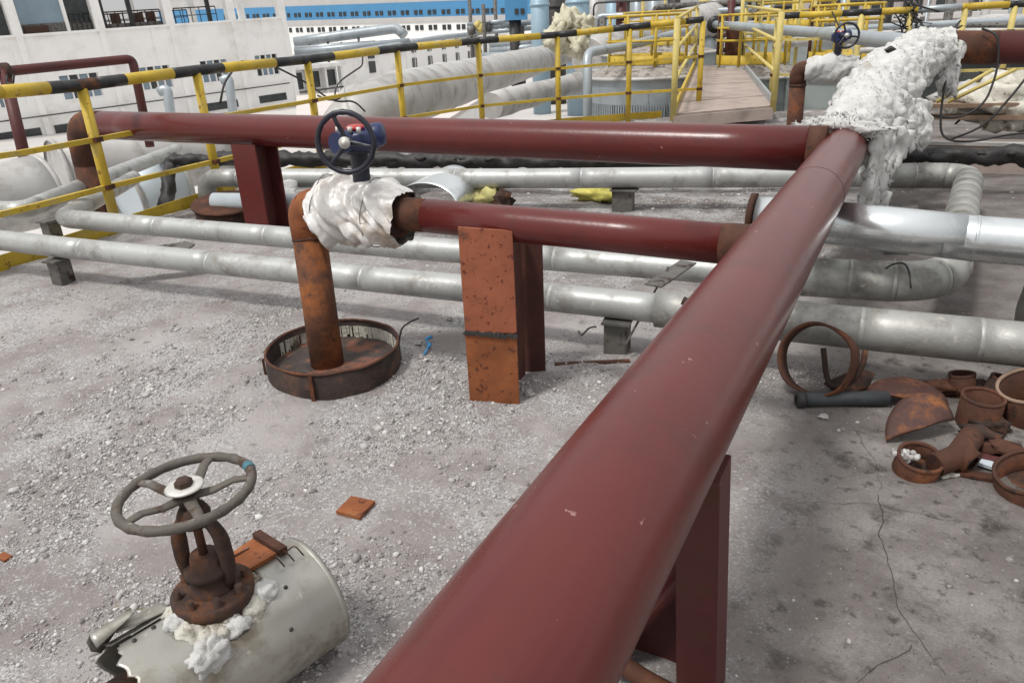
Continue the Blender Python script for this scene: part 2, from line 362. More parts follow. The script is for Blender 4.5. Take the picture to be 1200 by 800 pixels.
def lumps(center, rad, n, seed, amp=0.35, seg=14, squash=1.0):
    """irregular lump: noisy ball"""
    mb = MB(); c = V(center); b0 = 0; rows = seg
    rx, ry, rz = rad if isinstance(rad, tuple) else (rad, rad, rad)
    for i in range(rows+1):
        th = math.pi*i/rows
        for k in range(2*seg):
            ph = 2*math.pi*k/(2*seg)
            d = Vector((math.sin(th)*math.cos(ph), math.sin(th)*math.sin(ph), math.cos(th)))
            q = 1 + amp*fract(d*n + Vector((seed, seed*2.3, 0)), 1.0, 4)
            mb.v.append(c+Vector((d.x*rx*q, d.y*ry*q, d.z*rz*q*squash)))
    for i in range(rows):
        for k in range(2*seg):
            k2 = (k+1) % (2*seg); mb.face((i*2*seg+k, (i+1)*2*seg+k, (i+1)*2*seg+k2, i*2*seg+k2), True)
    return mb
def along(path, step):
    path = [V(p) for p in path]; out = [path[0]]
    for a, b in zip(path, path[1:]):
        n = max(1, int((b-a).length/step))
        for k in range(1, n+1): out.append(a.lerp(b, k/n))
    return out

# ================================================================== SETTING
yard = MB(); yard.quad((-2500, -2500, -4), (2500, -2500, -4), (2500, 2500, -4), (-2500, 2500, -4))
struct('yard_ground', yard, m_yard)

EDGE = [(-6.42, 3.0), (-6.52, 3.7), (-6.72, 4.75), (-6.88, 5.6), (-7.05, 7.0), (-7.1, 8.4), (-6.95, 9.9), (-6.45, 11.4), (-5.6, 12.7), (-4.55, 13.7), (-3.2, 14.6), (-1.6, 15.6), (0.5, 16.2), (3, 16.2), (5.5, 15), (7.5, 12), (8, 7), (7, 1), (5, -2.5), (1, -3.6), (-3, -3.2), (-5.6, -0.8), (-6.3, 1.6)]
def inside(x, y, poly=EDGE):
    c = False; n = len(poly)
    for i in range(n):
        (x1, y1), (x2, y2) = poly[i], poly[i-1]
        if (y1 > y) != (y2 > y) and x < (x2-x1)*(y-y1)/(y2-y1)+x1: c = not c
    return c
def roof_h(x, y):
    p = Vector((x, y, 0))
    h = 0.018*noise.noise(p*1.1) + 0.012*noise.noise(p*3.1+Vector((4, 1, 0))) + 0.007*noise.noise(p*8.0) + 0.004*noise.noise(p*19.0)
    if x > -0.4: h *= 0.6
    # heaps of swept rubble
    for hx, hy, hr, hh in ((-1.75, 2.62, 0.35, 0.03), (-2.2, 2.95, 0.3, 0.03), (-2.9, 2.4, 0.3, 0.03), (-1.25, 3.0, 0.5, 0.035), (-0.95, 1.0, 0.35, 0.03)):
        d = math.hypot(x-hx, y-hy)/hr
        if d < 2: h += hh*math.exp(-d*d*1.6)
    return h
roof = MB(); st = 0.05
xs = np.arange(-7.2, 8.01, st); ys = np.arange(-3.6, 16.3, st); idx = {}
for j, y in enumerate(ys):
    for i, x in enumerate(xs):
        if (x > 2.2 and (i % 4 or j % 4)) : pass
        if inside(x, y):
            idx[(i, j)] = len(roof.v); roof.v.append(Vector((x, y, roof_h(x, y))))
for (i, j) in idx:
    q = ((i, j), (i+1, j), (i+1, j+1), (i, j+1))
    if all(k in idx for k in q): roof.face([idx[k] for k in q], True)
struct('tank_roof_floor', roof, m_roof)
body = MB(); body.prism(EDGE, -3.99, -0.045)
struct('tank_body', body, m_slab)

# cracks in the bare concrete: drawn as narrow dark ribbons just above the floor
def crack(pts, w0, name='floor_crack'):
    mb = MB(); path = along(pts, 0.02); n = len(path)
    for i, p in enumerate(path):
        t = (path[min(i+1, n-1)]-path[max(i-1, 0)]).normalized(); s_ = Vector((-t.y, t.x, 0))
        wv = w0*0.6*(0.4+0.9*abs(noise.noise(p*23)))*(1-0.5*i/n)
        off = s_*0.018*noise.noise(p*9) + s_*0.008*noise.noise(p*31)
        c = p+off
        for k in (-1, 1):
            x_, y_ = (c+s_*wv*k).x, (c+s_*wv*k).y; mb.v.append(Vector((x_, y_, roof_h(x_, y_)+0.003)))
        if i: mb.face((2*i-2, 2*i-1, 2*i+1, 2*i))
    return mb
m_crack = mat('crack_dark', (0.035, 0.03, 0.027), 0.95)
cr = MB()
for pts, w0 in (([(0.086, 2.643, 0.000), (0.115, 2.333, 0.000), (0.149, 2.123, 0.000), (0.211, 1.958, 0.000), (0.296, 1.828, 0.000)], 0.0045), ([(0.089, 2.575, 0.000), (0.280, 2.571, 0.000), (0.535, 2.613, 0.000)], 0.003),
                ([(0.089, 2.575, 0.000), (-0.106, 2.510, 0.000), (-0.355, 2.376, 0.000)], 0.0025), ([(0.208, 1.896, 0.000), (0.131, 1.783, -0.000), (0.084, 1.697, 0.000)], 0.0035), ([(-0.042, 3.143, 0.000), (0.059, 2.853, 0.000), (0.086, 2.643, 0.000)], 0.0025)):
    c_ = crack(pts, w0); o_ = len(cr.v); cr.v += c_.v
    for f_ in c_.f: cr.face([k+o_ for k in f_])
struct('floor_cracks', cr, m_crack)

# gravel ------------------------------------------------------------------
def ico():
    p = (1+5**.5)/2
    v = np.array([(-1, p, 0), (1, p, 0), (-1, -p, 0), (1, -p, 0), (0, -1, p), (0, 1, p), (0, -1, -p), (0, 1, -p), (p, 0, -1), (p, 0, 1), (-p, 0, -1), (-p, 0, 1)], float)
    v /= np.linalg.norm(v[0])
    f = np.array([(0, 11, 5), (0, 5, 1), (0, 1, 7), (0, 7, 10), (0, 10, 11), (1, 5, 9), (5, 11, 4), (11, 10, 2), (10, 7, 6), (7, 1, 8), (3, 9, 4), (3, 4, 2), (3, 2, 6), (3, 6, 8), (3, 8, 9), (4, 9, 5), (2, 4, 11), (6, 2, 10), (8, 6, 7), (9, 8, 1)])
    return v, f
IV, IF = ico()
BLOBS = [(-2.6, 1.6, 1.0, 1.0), (-3.2, 2.1, 1.0, 0.6), (-1.9, 1.3, 0.5, 0.7), (-1.05, 1.15, 0.32, 1.5), (-1.2, 0.9, 0.35, 1.2), (-2.25, 2.40, 0.25, 2.2), (-2.05, 2.65, 0.25, 1.6), (-1.56, 2.60, 0.2, 2.5), (-2.05, 2.55, 0.35, 1.0), (-2.85, 2.35, 0.35, 1.0), (-1.6, 2.6, 0.3, 1.6), (-1.25, 2.95, 0.4, 1.5), (-2.2, 3.0, 0.35, 1.3),
         (-3.6, 3.0, 0.6, 0.8), (-4.3, 2.7, 0.7, 0.5), (-2.3, 0.9, 0.6, 1.2), (-0.25, 3.5, 0.25, 1.1), (-0.6, 3.3, 0.3, 1.2), (-3.0, 1.3, 0.8, 1.0), (-5.4, 3.2, 0.4, 0.4), (-1.7, 1.75, 0.5, 0.35), (-1.0, 2.1, 0.5, 0.4), (-0.22, 1.35, 0.12, 0.8), (-2.0, 8.0, 1.5, 0.25), (-0.7, 9.5, 1.0, 0.35), (-2.2, 12, 1.5, 0.35)]
def dens(x, y):
    d = 0.025 if x < -0.35 else 0.004
    if x < -0.6 and y < 4.2: d += 0.05
    for bx, by, br, ba in BLOBS:
        q = ((x-bx)**2+(y-by)**2)/(br*br)
        if q < 5: d += ba*math.exp(-q)
    n = 1.15*noise.noise(Vector((x*1.9, y*1.9, 7))) + 0.6*noise.noise(Vector((x*6.5, y*6.5, 3)))
    return d*max(0.0, 0.30+1.45*n)
def pebbles(n_want, smin, smax, power, seed, region):
    rg = np.random.default_rng(seed); pos = []
    x0, x1, y0, y1 = region
    while len(pos) < n_want:
        xs_ = rg.uniform(x0, x1, 4000); ys_ = rg.uniform(y0, y1, 4000); us = rg.uniform(0, 1.5, 4000)
        for x, y, u in zip(xs_, ys_, us):
            if (x+2.6)**2+(y-2.83)**2 < 0.12: continue
            if u < dens(x, y) and inside(x, y): pos.append((x, y))
    pos = np.array(pos[:n_want]); s_ = smin*(1-rg.uniform(0, 1, n_want)*(1-(smin/smax)**power))**(-1/power)
    z = np.array([roof_h(x, y) for x, y in pos])
    q = rg.normal(size=(n_want, 4)); q /= np.linalg.norm(q, axis=1)[:, None]; a, b, c, d = q.T
    Rm = np.stack([np.stack([1-2*(c*c+d*d), 2*(b*c-a*d), 2*(b*d+a*c)], 1), np.stack([2*(b*c+a*d), 1-2*(b*b+d*d), 2*(c*d-a*b)], 1), np.stack([2*(b*d-a*c), 2*(c*d+a*b), 1-2*(b*b+c*c)], 1)], 1)
    sc = s_[:, None]*rg.uniform(0.6, 1.25, (n_want, 3))
    jit = 1+rg.uniform(-0.34, 0.34, (n_want, 12, 1))
    vv = np.einsum('nij,nkj->nki', Rm, (IV[None]*jit)*sc[:, None, :]); vv[:, :, 2] *= 0.75
    vv[:, :, 0] += pos[:, 0, None]; vv[:, :, 1] += pos[:, 1, None]; vv[:, :, 2] += (z + s_*0.18)[:, None]
    return vv
def stuff_mesh(name, arrs, m):
    vv = np.concatenate([a.reshape(-1, 3) for a in arrs]); n = len(vv)//12
    ff = (IF[None]+12*np.arange(n)[:, None, None]).reshape(-1)
    me = bpy.data.meshes.new(name); me.vertices.add(len(vv)); me.vertices.foreach_set('co', vv.astype(np.float32).ravel())
    me.loops.add(len(ff)); me.loops.foreach_set('vertex_index', ff.astype(np.int32)); nf = len(ff)//3
    me.polygons.add(nf); me.polygons.foreach_set('loop_start', np.arange(0, len(ff), 3, dtype=np.int32))
    me.update(calc_edges=True); me.materials.append(m)
    o = bpy.data.objects.new(name, me); COL.objects.link(o); return o
gv = stuff_mesh('gravel', [pebbles(98000, 0.0018, 0.0095, 2.3, 1, (-5.8, 1.6, 0.3, 4.6)), pebbles(5000, 0.006, 0.022, 2.0, 2, (-6.8, 1.8, 4.0, 14)), pebbles(1300, 0.008, 0.019, 2.5, 4, (-4.2, -0.8, 0.6, 3.2))], m_gravel)
gv['kind'] = 'stuff'; gv['label'] = 'pale loose gravel and crumbled rubble strewn over the roof'
STONES = (((-5.091, 3.337, 0.000), 0.026, 'pale rounded lump under the front grey pipe near the left stand, larger of two'), ((-4.982, 3.357, 0.000), 0.018, 'pale small lump beside the larger one under the front grey pipe at left'),
          ((-2.228, 1.656, 0.000), 0.016, 'pale stone just behind the weathered handwheel rim'), ((-3.409, 2.359, 0.000), 0.018, 'pale stone left of the rusty ring beyond the white plastic scrap'),
          ((-2.376, 3.587, -0.000), 0.022, 'dark grey lump left of the orange steel column'), ((-2.323, 3.177, 0.000), 0.020, 'grey lump beside the blue wrapper by the rusty ring'),
          ((-1.444, 2.809, 0.000), 0.022, 'grey stone at the right foot of the orange steel column'), ((-1.453, 2.648, 0.000), 0.017, 'small grey stone in front of the orange column foot'),
          ((-3.612, 1.745, 0.000), 0.018, 'grey stone at the left edge among the gravel'), ((-0.166, 3.172, 0.000), 0.016, 'pale chip in front of the grey pipe offcut'))
for k, (p, a_, lab) in enumerate(STONES):
    mb = lumps((p[0], p[1], roof_h(p[0], p[1])+a_*0.4), (a_*1.2, a_, a_*0.75), 1.9, k*3.7, 0.75, 7); mb.sm = [False]*len(mb.sm)
    solo('stone', mb, m_gravel, lab, 'stone', 'larger stones on the roof')

# ================================================================== PIPES
# thick header, runs away from the camera
main = thing('header_pipe', 'thickest maroon pipe running from the bottom of the picture away to the white wool', 'pipe', (-0.37, -1.2, 0.85))
part('pipe_run', MB().tube(along([(-0.382, -1.6, 0.852), (-0.373, 5.4, 0.86)], 0.4), 0.1365, 64), m_red, main)
for yy in (3.75,):
    part('weld_seam', MB().lathe([(0.136, -0.006), (0.1382, -0.002), (0.1382, 0.002), (0.136, 0.006)], (-0.375, yy, 0.8575), (0, 1, 0), 64), m_red_dull, main)
# far cross pipe with a rusty elbow at its left end
crossA = thing('cross_pipe', 'long maroon pipe crossing behind, turning down in a rusty elbow at its left end', 'pipe', (-5.3, 5.0, 0.76))
part('pipe_run', MB().tube(along([(-7.35, 5.0, 0.91), (-0.56, 5.0, 0.885)], 0.5), 0.138, 48), m_red, crossA)
part('rusty_end', MB().tube([(-0.56, 5.0, 0.885), (-0.46, 5.0, 0.885)], 0.1395, 48), m_rust, crossA, 'dark rusty weld zone at the header')
el = fillet([(-7.35, 5.0, 0.91), (-7.73, 5.0, 0.91), (-7.76, 5.0, 0.5)], 0.26, 10)
part('elbow', MB().tube(el, 0.141, 40), m_rust, crossA, 'brown rusted elbow')
part('down_leg', MB().tube([(-7.76, 5.0, 0.5), (-7.83, 5.0, -2.2)], 0.139, 40), m_rust, crossA, 'brown rusted vertical leg')
# branch pipe of the blue valve
brB = thing('branch_pipe', 'thin maroon pipe from the plastic wrapped blue valve to the thick header', 'pipe', (-1.58, 2.8, 0.78))
part('pipe_run', MB().tube(along([(-1.93, 2.8, 0.868), (-0.585, 2.8, 0.858)], 0.4), 0.078, 40), m_red, brB)
part('rusty_end', MB().tube([(-2.14, 2.8, 0.869), (-1.93, 2.8, 0.868)], 0.0772, 40), m_rust, brB, 'rusty brown pipe end at the valve')
part('weld_ring', MB().tube([(-0.585, 2.8, 0.858), (-0.545, 2.8, 0.858), (-0.5, 2.8, 0.858), (-0.44, 2.8, 0.858)], [0.0783, 0.081, 0.081, 0.083], 40), m_rust, brB, 'brown rusted weld ring at the header')
# stub valves on the header
for (c, n) in (((-0.520, 2.220, 0.917), 1),):
    stub = thing('drain_plug', 'small rusty drain plug on the left flank of the thick header pipe', 'plug', (-0.50, c[1], 0.80))
    part('socket', MB().cyl((-0.50, c[1], 0.80), (-0.545, c[1], 0.815), 0.024, 16), m_rust, stub)
    part('plug_head', MB().cyl((-0.545, c[1], 0.815), (-0.575, c[1], 0.825), 0.015, 6), m_rust_dark, stub)

# ---- supports
def h_column(name, label, fc, ang, width, depth, z_front, z_rear, th, mats, group=None):
    """H-shaped column: front flange, web, rear flange"""
    rot = Matrix.Rotation(ang, 3, 'Z'); c = V(fc); o = thing(name, label, 'pipe support', (c.x, c.y, 0), group)
    def B(nm, lx, ly, sx, sy, z0, z1, m, lab=None):
        q = c + rot @ Vector((lx, ly, 0)); part(nm, MB().box((q.x, q.y, (z0+z1)/2), (sx, sy, z1-z0), rot, 0.002), m, o, lab)
    return o, B, rot
sB, B, rot = h_column('steel_support', 'rusty orange steel column with a welded seam under the thin maroon branch', (-1.562, 2.683, 0), R(19), 0.235, 0.36, 0, 0, 0.016, None)
# front flange in two pieces with an uneven joint
upper = MB(); n_ = 12; fr = []
def flange(z_top_l, z_top_r, z_bot, jag, off):
    mb = MB(); pts = []
    for k in range(n_+1):
        x = -0.118+0.236*k/n_; pts.append((x, z_top_l+(z_top_r-z_top_l)*k/n_))
    for k in range(n_, -1, -1):
        x = -0.118+0.236*k/n_; pts.append((x, z_bot+jag*noise.noise(Vector((x*40, 3, off*50)))))
    out = [Vector((-1.562, 2.683, 0)) + rot @ Vector((x, off, z)) for x, z in pts]
    mb.slab(out, rot @ Vector((0, 1, 0)), 0.016); return mb
part('front_plate', flange(0.872, 0.855, 0.385, 0.012, 0.0), m_rust_pink, sB, 'pitted salmon upper plate')
part('front_plate', flange(0.383, 0.372, -0.02, 0.0, -0.004), m_rust_orange, sB, 'orange rusted lower plate')
seam = MB()
for k in range(26):
    x = -0.116+0.232*k/25; p = Vector((-1.562, 2.683, 0)) + rot @ Vector((x, -0.006, 0.386-0.016*k/25+0.012*noise.noise(Vector((x*40, 1, 1)))))
    seam.box(p, (0.011+0.006*random.random(), 0.014, 0.012+0.012*random.random()), Matrix.Rotation(random.uniform(-1, 1), 3, 'Y'))
part('weld_seam', seam, m_steel_dark, sB)
part('web', MB().slab([(-1.535, 2.70, -0.02), (-1.585, 3.03, -0.02), (-1.585, 3.03, 0.775), (-1.535, 2.70, 0.775)], (1, 0.15, 0), 0.012), m_rear, sB)
B('rear_plate', 0.085, 0.372, 0.235, 0.016, -0.02, 0.775, m_rear)
sA, B, rot = h_column('steel_support', 'maroon painted steel column under the long cross pipe at left', (-5.23, 4.83, 0), R(4), 0.27, 0.3, 0, 0, 0.018, None)
B('front_plate', 0, 0, 0.27, 0.018, -0.02, 0.80, m_red)
B('web', 0, 0.14, 0.014, 0.262, -0.02, 0.762, m_red_dull)
B('rear_plate', 0, 0.28, 0.27, 0.018, -0.02, 0.79, m_red_dull)
SH = Matrix(((1, 0, -0.05, 0.03), (0, 1, 0, -0.09), (0, 0, 1, 0), (0, 0, 0, 1)))
sM = thing('steel_support', 'dark maroon steel support under the near part of the thick header', 'pipe support', (-0.4, 1.55, 0))
part('front_plate', MB().box((-0.305, 1.5, 0.345), (0.10, 0.014, 0.74), None, 0.002).xf(SH), m_red_dull, sM)
part('side_plate', MB().box((-0.27, 1.58, 0.34), (0.012, 0.14, 0.72), None, 0.002).xf(SH), m_red_dull, sM)
part('web', MB().box((-0.42, 1.645, 0.345), (0.28, 0.012, 0.71), None, 0.002).xf(SH), m_red_dull, sM)
part('left_plate', MB().box((-0.565, 1.58, 0.345), (0.012, 0.14, 0.71), None, 0.002).xf(SH), m_red_dull, sM)
part('tie_bar', MB().tube(fillet([(-0.55, 1.50, 0.11), (-0.44, 1.49, 0.075), (-0.29, 1.49, 0.045)], 0.08), 0.026, 14).xf(SH), m_rust, sM)
part('diagonal_brace', MB().bar((-0.54, 1.57, 0.08), (-0.33, 1.57, 0.44), 0.012, 0.07, (0, 1, 0)).xf(SH), m_red_dull, sM)
part('saddle_plate', MB().box((-0.40, 1.49, 0.7075), (0.24, 0.12, 0.010)), m_red_dull, sM)

# ---- grey jacketed pipes
def jacketed(name, label, path, r, m, step=0.9, bands=True, rad=0.0, seg=32, group=None):
    path = fillet(path, rad, 9) if rad else [V(p) for p in path]
    path = along(path, 0.12); o = thing(name, label, 'pipe', (path[0].x, path[0].y, path[0].z-r), group)
    acc = 0; cur = [path[0]]; k = 0
    for a, b in zip(path, path[1:]):
        acc += (b-a).length; cur.append(b)
        if acc > step or b is path[-1]:
            rr = r*(1+0.006*((k*7) % 3)); part('jacket_section', MB().tube(cur, rr, seg), m, o)
            if bands and b is not path[-1]:
                t = (b-a).normalized(); part('jacket_band', MB().lathe([(r*0.98, -0.012), (r*1.014, -0.010), (r*1.014, 0.010), (r*0.98, 0.012)], b, t, seg), m, o)
            acc = 0; cur = [b]; k += 1
    return o
g1 = jacketed('grey_pipe', 'pale grey jacketed pipe nearest the camera, low across the roof left of the header', [(-8.6, 2.93, 0.33), (-7, 3.06, 0.30), (-5.5, 3.18, 0.285), (-1.02, 3.54, 0.275)], 0.078, m_grey, 1.1)
g1b = jacketed('grey_pipe', 'weathered grey jacketed pipe low behind the scrap heap, right of the header', [(-1.05, 3.54, 0.275), (0.4, 3.66, 0.275), (2.4, 3.82, 0.275)], 0.100, m_grey_dirty, 0.42)
g2 = jacketed('grey_pipe', 'second pale grey jacketed pipe low across the roof, bent away at its left end', [(-7.9, 5.6, 0.24), (-6.35, 3.74, 0.31), (-3, 3.98, 0.305), (-0.75, 4.19, 0.305)], 0.078, m_grey, 1.1, rad=0.14)
g2b = jacketed('grey_pipe', 'weathered grey pipe loop with two banded elbows right of the header', [(-0.76, 4.19, 0.30), (0.28, 4.36, 0.30), (0.50, 7.62, 0.30), (-0.3, 7.36, 0.30)], 0.108, m_grey_dirty, 0.2, rad=0.34)
g3 = jacketed('grey_pipe', 'pale grey jacketed pipe beneath the long maroon cross pipe', [(-6.72, 5.62, -0.6), (-6.72, 5.58, 0.30), (-3.4, 6.42, 0.30), (-0.3, 7.36, 0.30)], 0.095, m_grey, 1.2, rad=0.2)
sl = jacketed('silver_pipe', 'shiny aluminium jacketed pipe passing under the header to the right', [(-0.70, 4.2, 0.640), (0.35, 4.2, 0.598), (2.6, 4.2, 0.575)], 0.112, m_silver, 0.8, bands=False, seg=40)
part('jacket_lap', MB().lathe([(0.1125, -0.35), (0.1155, -0.35), (0.1155, 0.30), (0.1125, 0.30)], (0.0, 4.2, 0.612), (1, 0, -0.04), 40, True, R(-40), R(95)), m_silver, sl)
part('end_flange', MB().lathe([(0.05, -0.03), (0.118, -0.03), (0.118, 0.0), (0.05, 0.0)], (-0.71, 4.2, 0.641), (1, 0, -0.04), 32), m_rust, sl, 'rusty orange end ring')
part('seam_band', MB().lathe([(0.1122, -0.008), (0.1155, -0.006), (0.1155, 0.006), (0.1122, 0.008)], (0.35, 4.2, 0.598), (1, 0, -0.01), 40), m_silver, sl)
lw = jacketed('grey_pipe', 'pale grey pipe slanting away at the left edge of the roof', [(-9.0, 3.45, 0.28), (-7.1, 3.85, 0.30), (-8.3, 5.6, 0.25), (-9.6, 7.6, 0.2)], 0.085, m_grey, 1.0, rad=0.15)
rs = jacketed('grey_riser', 'grey riser pipe standing at the right edge behind the low pipe', [(0.70, 4.58, 0.0), (0.66, 4.36, 0.22), (0.66, 4.2, 0.47)], 0.055, m_grey_dirty, 0.5, bands=False, rad=0.05)
blk = thing('black_wrapped_pipe', 'black lagged pipe running low behind the grey pipes across the whole roof', 'pipe', (-3.4, 7.2, 0.3))
kp = along(fillet([(-7.35, 5.45, -0.3), (-7.72, 5.98, 0.38), (-6.8, 6.40, 0.37), (-3.4, 7.12, 0.345), (-0.04, 8.15, 0.37), (2.4, 8.5, 0.38)], 0.12), 0.04)
part('lagging', MB().tube(kp, 0.080, 20, disp=lambda q, a, u: 0.040*fract(q, 8, 3)), m_rubber, blk)
for k in range(14):
    q = kp[int(len(kp)*(0.2+0.75*random.random()))] + Vector((0, -0.05, 0.03))
    part('torn_lagging', lumps(q, (0.06, 0.03, 0.025), 2, k, 0.6, 5), m_rubber, blk)
wp = solo('white_pipe', MB().tube([(-6.0, 5.05, 0.20), (-3.95, 5.62, 0.18)], 0.085, 24), m_tank_blue, 'bright silver white pipe piece lying behind the blue valve', 'pipe')

# stands under the grey pipes
def stand(label, x, y, h, name='pipe_stand', lean=0.0, wd=0.1):
    o = thing(name, label, 'pipe stand', (x, y, 0), 'small steel stands under the pipes')
    part('leg', MB().box((x, y, h/2-0.02), (wd, 0.012, h), Matrix.Rotation(R(8), 3, 'Z')), m_stand, o)
    part('leg', MB().box((x+wd*0.42, y+0.062, h/2-0.02), (0.012, 0.11, h), Matrix.Rotation(R(8), 3, 'Z')), m_stand, o)
    part('saddle', MB().box((x, y+0.06, h-0.006), (wd*1.25, 0.2, 0.012), Matrix.Rotation(R(8), 3, 'Z')), m_stand, o)
stand('dark steel stand under the front grey pipe near the left edge', -5.55, 3.10, 0.20)
stand('steel stand under the front grey pipe beside the header', -1.25, 3.46, 0.20, wd=0.12)
stand('dark stand under the far grey pipe left of the yellow rag', -2.35, 6.66, 0.20, wd=0.2)
stand('black stand block beneath the silver pipe below the hanging wool', 0.02, 5.95, 0.33, wd=0.16)
stand('steel stand under the slanting grey pipe at far left', -6.85, 3.86, 0.22)
cl = thing('pipe_clamp', 'rusty strap and rod clamped over the two grey pipes beside the header', 'clamp', (-1.15, 3.7, 0.1))
part('bracket', MB().bar((-1.10, 3.62, 0.365), (-1.02, 4.02, 0.39), 0.10, 0.008), m_stand, cl)
part('rod', MB().cyl((-1.09, 3.86, 0.40), (-1.17, 3.40, 0.10), 0.006, 8), m_stand, cl)
ang = solo('angle_bracket', MB().slab([(-5.25, 3.28, 0.22), (-4.85, 3.75, 0.23), (-4.72, 3.72, 0.23), (-4.72, 3.62, 0.20), (-5.1, 3.24, 0.20)], (0, 0, 1), 0.01), m_stand, 'grey steel bracket bridging the two front grey pipes at left', 'bracket')
for pts, lab in (([(-1.566, 3.713, 0.000), (-1.44, 3.46, 0.09), (-1.40, 3.47, 0.14), (-1.36, 3.47, 0.15)], 'short bent black wire sticking out under the front grey pipe'),
                 ([(-0.10, 4.22, 0.30), (0.0, 4.26, 0.412), (0.06, 4.28, 0.425), (0.09, 4.22, 0.40), (0.11, 4.17, 0.32)], 'dark wire loop draped over the weathered pipe loop'),
                 ([(-2.33, 2.98, 0.05), (-2.32, 3.02, 0.17), (-2.28, 3.05, 0.20), (-2.22, 3.05, 0.23)], 'thin bent wire rising behind the rusty ring')):
    solo('wire', MB().tube(fillet(pts, 0.05, 4), 0.005, 8), m_steel_dark, lab, 'wire')

# ---- blue valve on its riser
def handwheel(parent, c, nrm, Rw, rr, spokes, m, hubm, phase=0.0, spoke_r=None, knob=True):
    c = V(c); nrm = V(nrm).normalized(); ref = Vector((0, 0, 1)) if abs(nrm.z) < 0.9 else Vector((0, 1, 0))
    x = (ref-nrm*ref.dot(nrm)).normalized(); y = nrm.cross(x); hw = thingless('handwheel', parent)
    ring = [c+(x*math.cos(2*math.pi*k/40)+y*math.sin(2*math.pi*k/40))*Rw for k in range(40)]
    mb = MB(); seg = 12; b0 = 0
    for k in range(40):
        d = (ring[k]-c).normalized(); rv = rr*(1+0.10*math.cos(k*math.pi*2/40*18))
        for j in range(seg):
            an = 2*math.pi*j/seg; mb.v.append(ring[k]+(d*math.cos(an)+nrm*math.sin(an))*rv)
    for k in range(40):
        for j in range(seg):
            k2 = (k+1) % 40; j2 = (j+1) % seg; mb.face((k*seg+j, k2*seg+j, k2*seg+j2, k*seg+j2), True)
    rim = part('rim', mb, m, parent)
    for s_ in range(spokes):
        an = phase+2*math.pi*s_/spokes; d = x*math.cos(an)+y*math.sin(an)
        pp = [c-nrm*0.014+d*(Rw*0.10), c-nrm*0.012+d*(Rw*0.40), c+nrm*0.004+d*(Rw*0.72), c+d*(Rw*0.99)]
        wdt = spoke_r or rr*0.8
        mb = MB(); F = along(pp, 0.02); tn = nrm.cross(d)
        for i, p in enumerate(F):
            ww = wdt*(1.25-0.4*i/len(F)); 
            for j in range(10):
                a2 = 2*math.pi*j/10; mb.v.append(p+tn*math.cos(a2)*ww+nrm*math.sin(a2)*ww*0.55)
            if i:
                for j in range(10):
                    j2 = (j+1) % 10; mb.face((10*i-10+j, 10*i-10+j2, 10*i+j2, 10*i+j), True)
        part('spoke', mb, m, parent)
    part('hub', MB().lathe([(0.0, -0.035), (Rw*0.16, -0.035), (Rw*0.17, 0.0), (Rw*0.13, 0.008), (0, 0.008)], c, nrm, 20), hubm, parent)
def thingless(n, p): return p
def blue_valve(label, o, s, wrap_m):
    """o = centre of the pipe axis at the valve, s = scale"""
    o = V(o); t = thing('gear_valve', label, 'valve', (o.x, o.y, o.z-0.15*s))
    P = lambda x, y, z: o+Vector((x, y, z))*s
    part('neck', MB().lathe([(0.052*s, 0), (0.052*s, 0.03*s), (0.042*s, 0.035*s), (0.042*s, 0.17*s), (0.064*s, 0.175*s), (0.064*s, 0.195*s), (0, 0.195*s)], P(0.04, 0, 0.10), (0, 0, 1), 20, False), m_darkblue, t)
    gb = part('gearbox', MB().lathe([(0, 0), (0.075*s, 0), (0.092*s, 0.012*s), (0.092*s, 0.075*s), (0.078*s, 0.090*s), (0.03*s, 0.095*s), (0, 0.095*s)], P(0.04, 0.03, 0.285), (0, 0, 1), 26), m_blue, t)
    part('indicator_cap', MB().lathe([(0, 0), (0.045*s, 0), (0.045*s, 0.014*s), (0.03*s, 0.022*s), (0, 0.022*s)], P(0.03, 0.01, 0.3795), (0, 0, 1), 20), m_redcap, gb)
    part('worm_housing', MB().cyl(P(0.02, -0.12, 0.335), P(0.02, 0.13, 0.335), 0.050*s, 20), m_blue, t)
    part('end_cap', MB().lathe([(0, -0.02*s), (0.05*s, -0.02*s), (0.055*s, 0.0), (0.055*s, 0.045*s), (0.046*s, 0.06*s), (0, 0.063*s)], P(0.095, 0.04, 0.350), (0.9, 0.35, 0.12), 22), m_blue, t)
    for dx in (-0.02, 0.05, 0.10): part('bolt', MB().cyl(P(dx+0.0, -0.055, 0.375), P(dx+0.0, -0.055, 0.40), 0.011*s, 6), m_zinc, t)
    part('worm_shaft', MB().cyl(P(0.125, -0.19, 0.350), P(0.04, -0.10, 0.340), 0.016*s, 12), m_darkblue, t)
    handwheel(t, P(0.13, -0.19, 0.352), (0.34, -1, 0.06), 0.128*s, 0.0125*s, 3, m_darkblue, m_darkblue, 0.35, 0.010*s)
    part('hub_nut', MB().lathe([(0, 0), (0.026*s, 0), (0.026*s, 0.008*s), (0.012*s, 0.01*s), (0.012*s, 0.018*s), (0, 0.018*s)], P(0.133, -0.199, 0.3525), (0.34, -1, 0.06), 16), m_zinc, t)
    return t
v1 = blue_valve('blue gear valve with black handwheel, white plastic wrapped, over the rusty ring', (-2.33, 2.8, 0.866), 1.0, m_plastic)
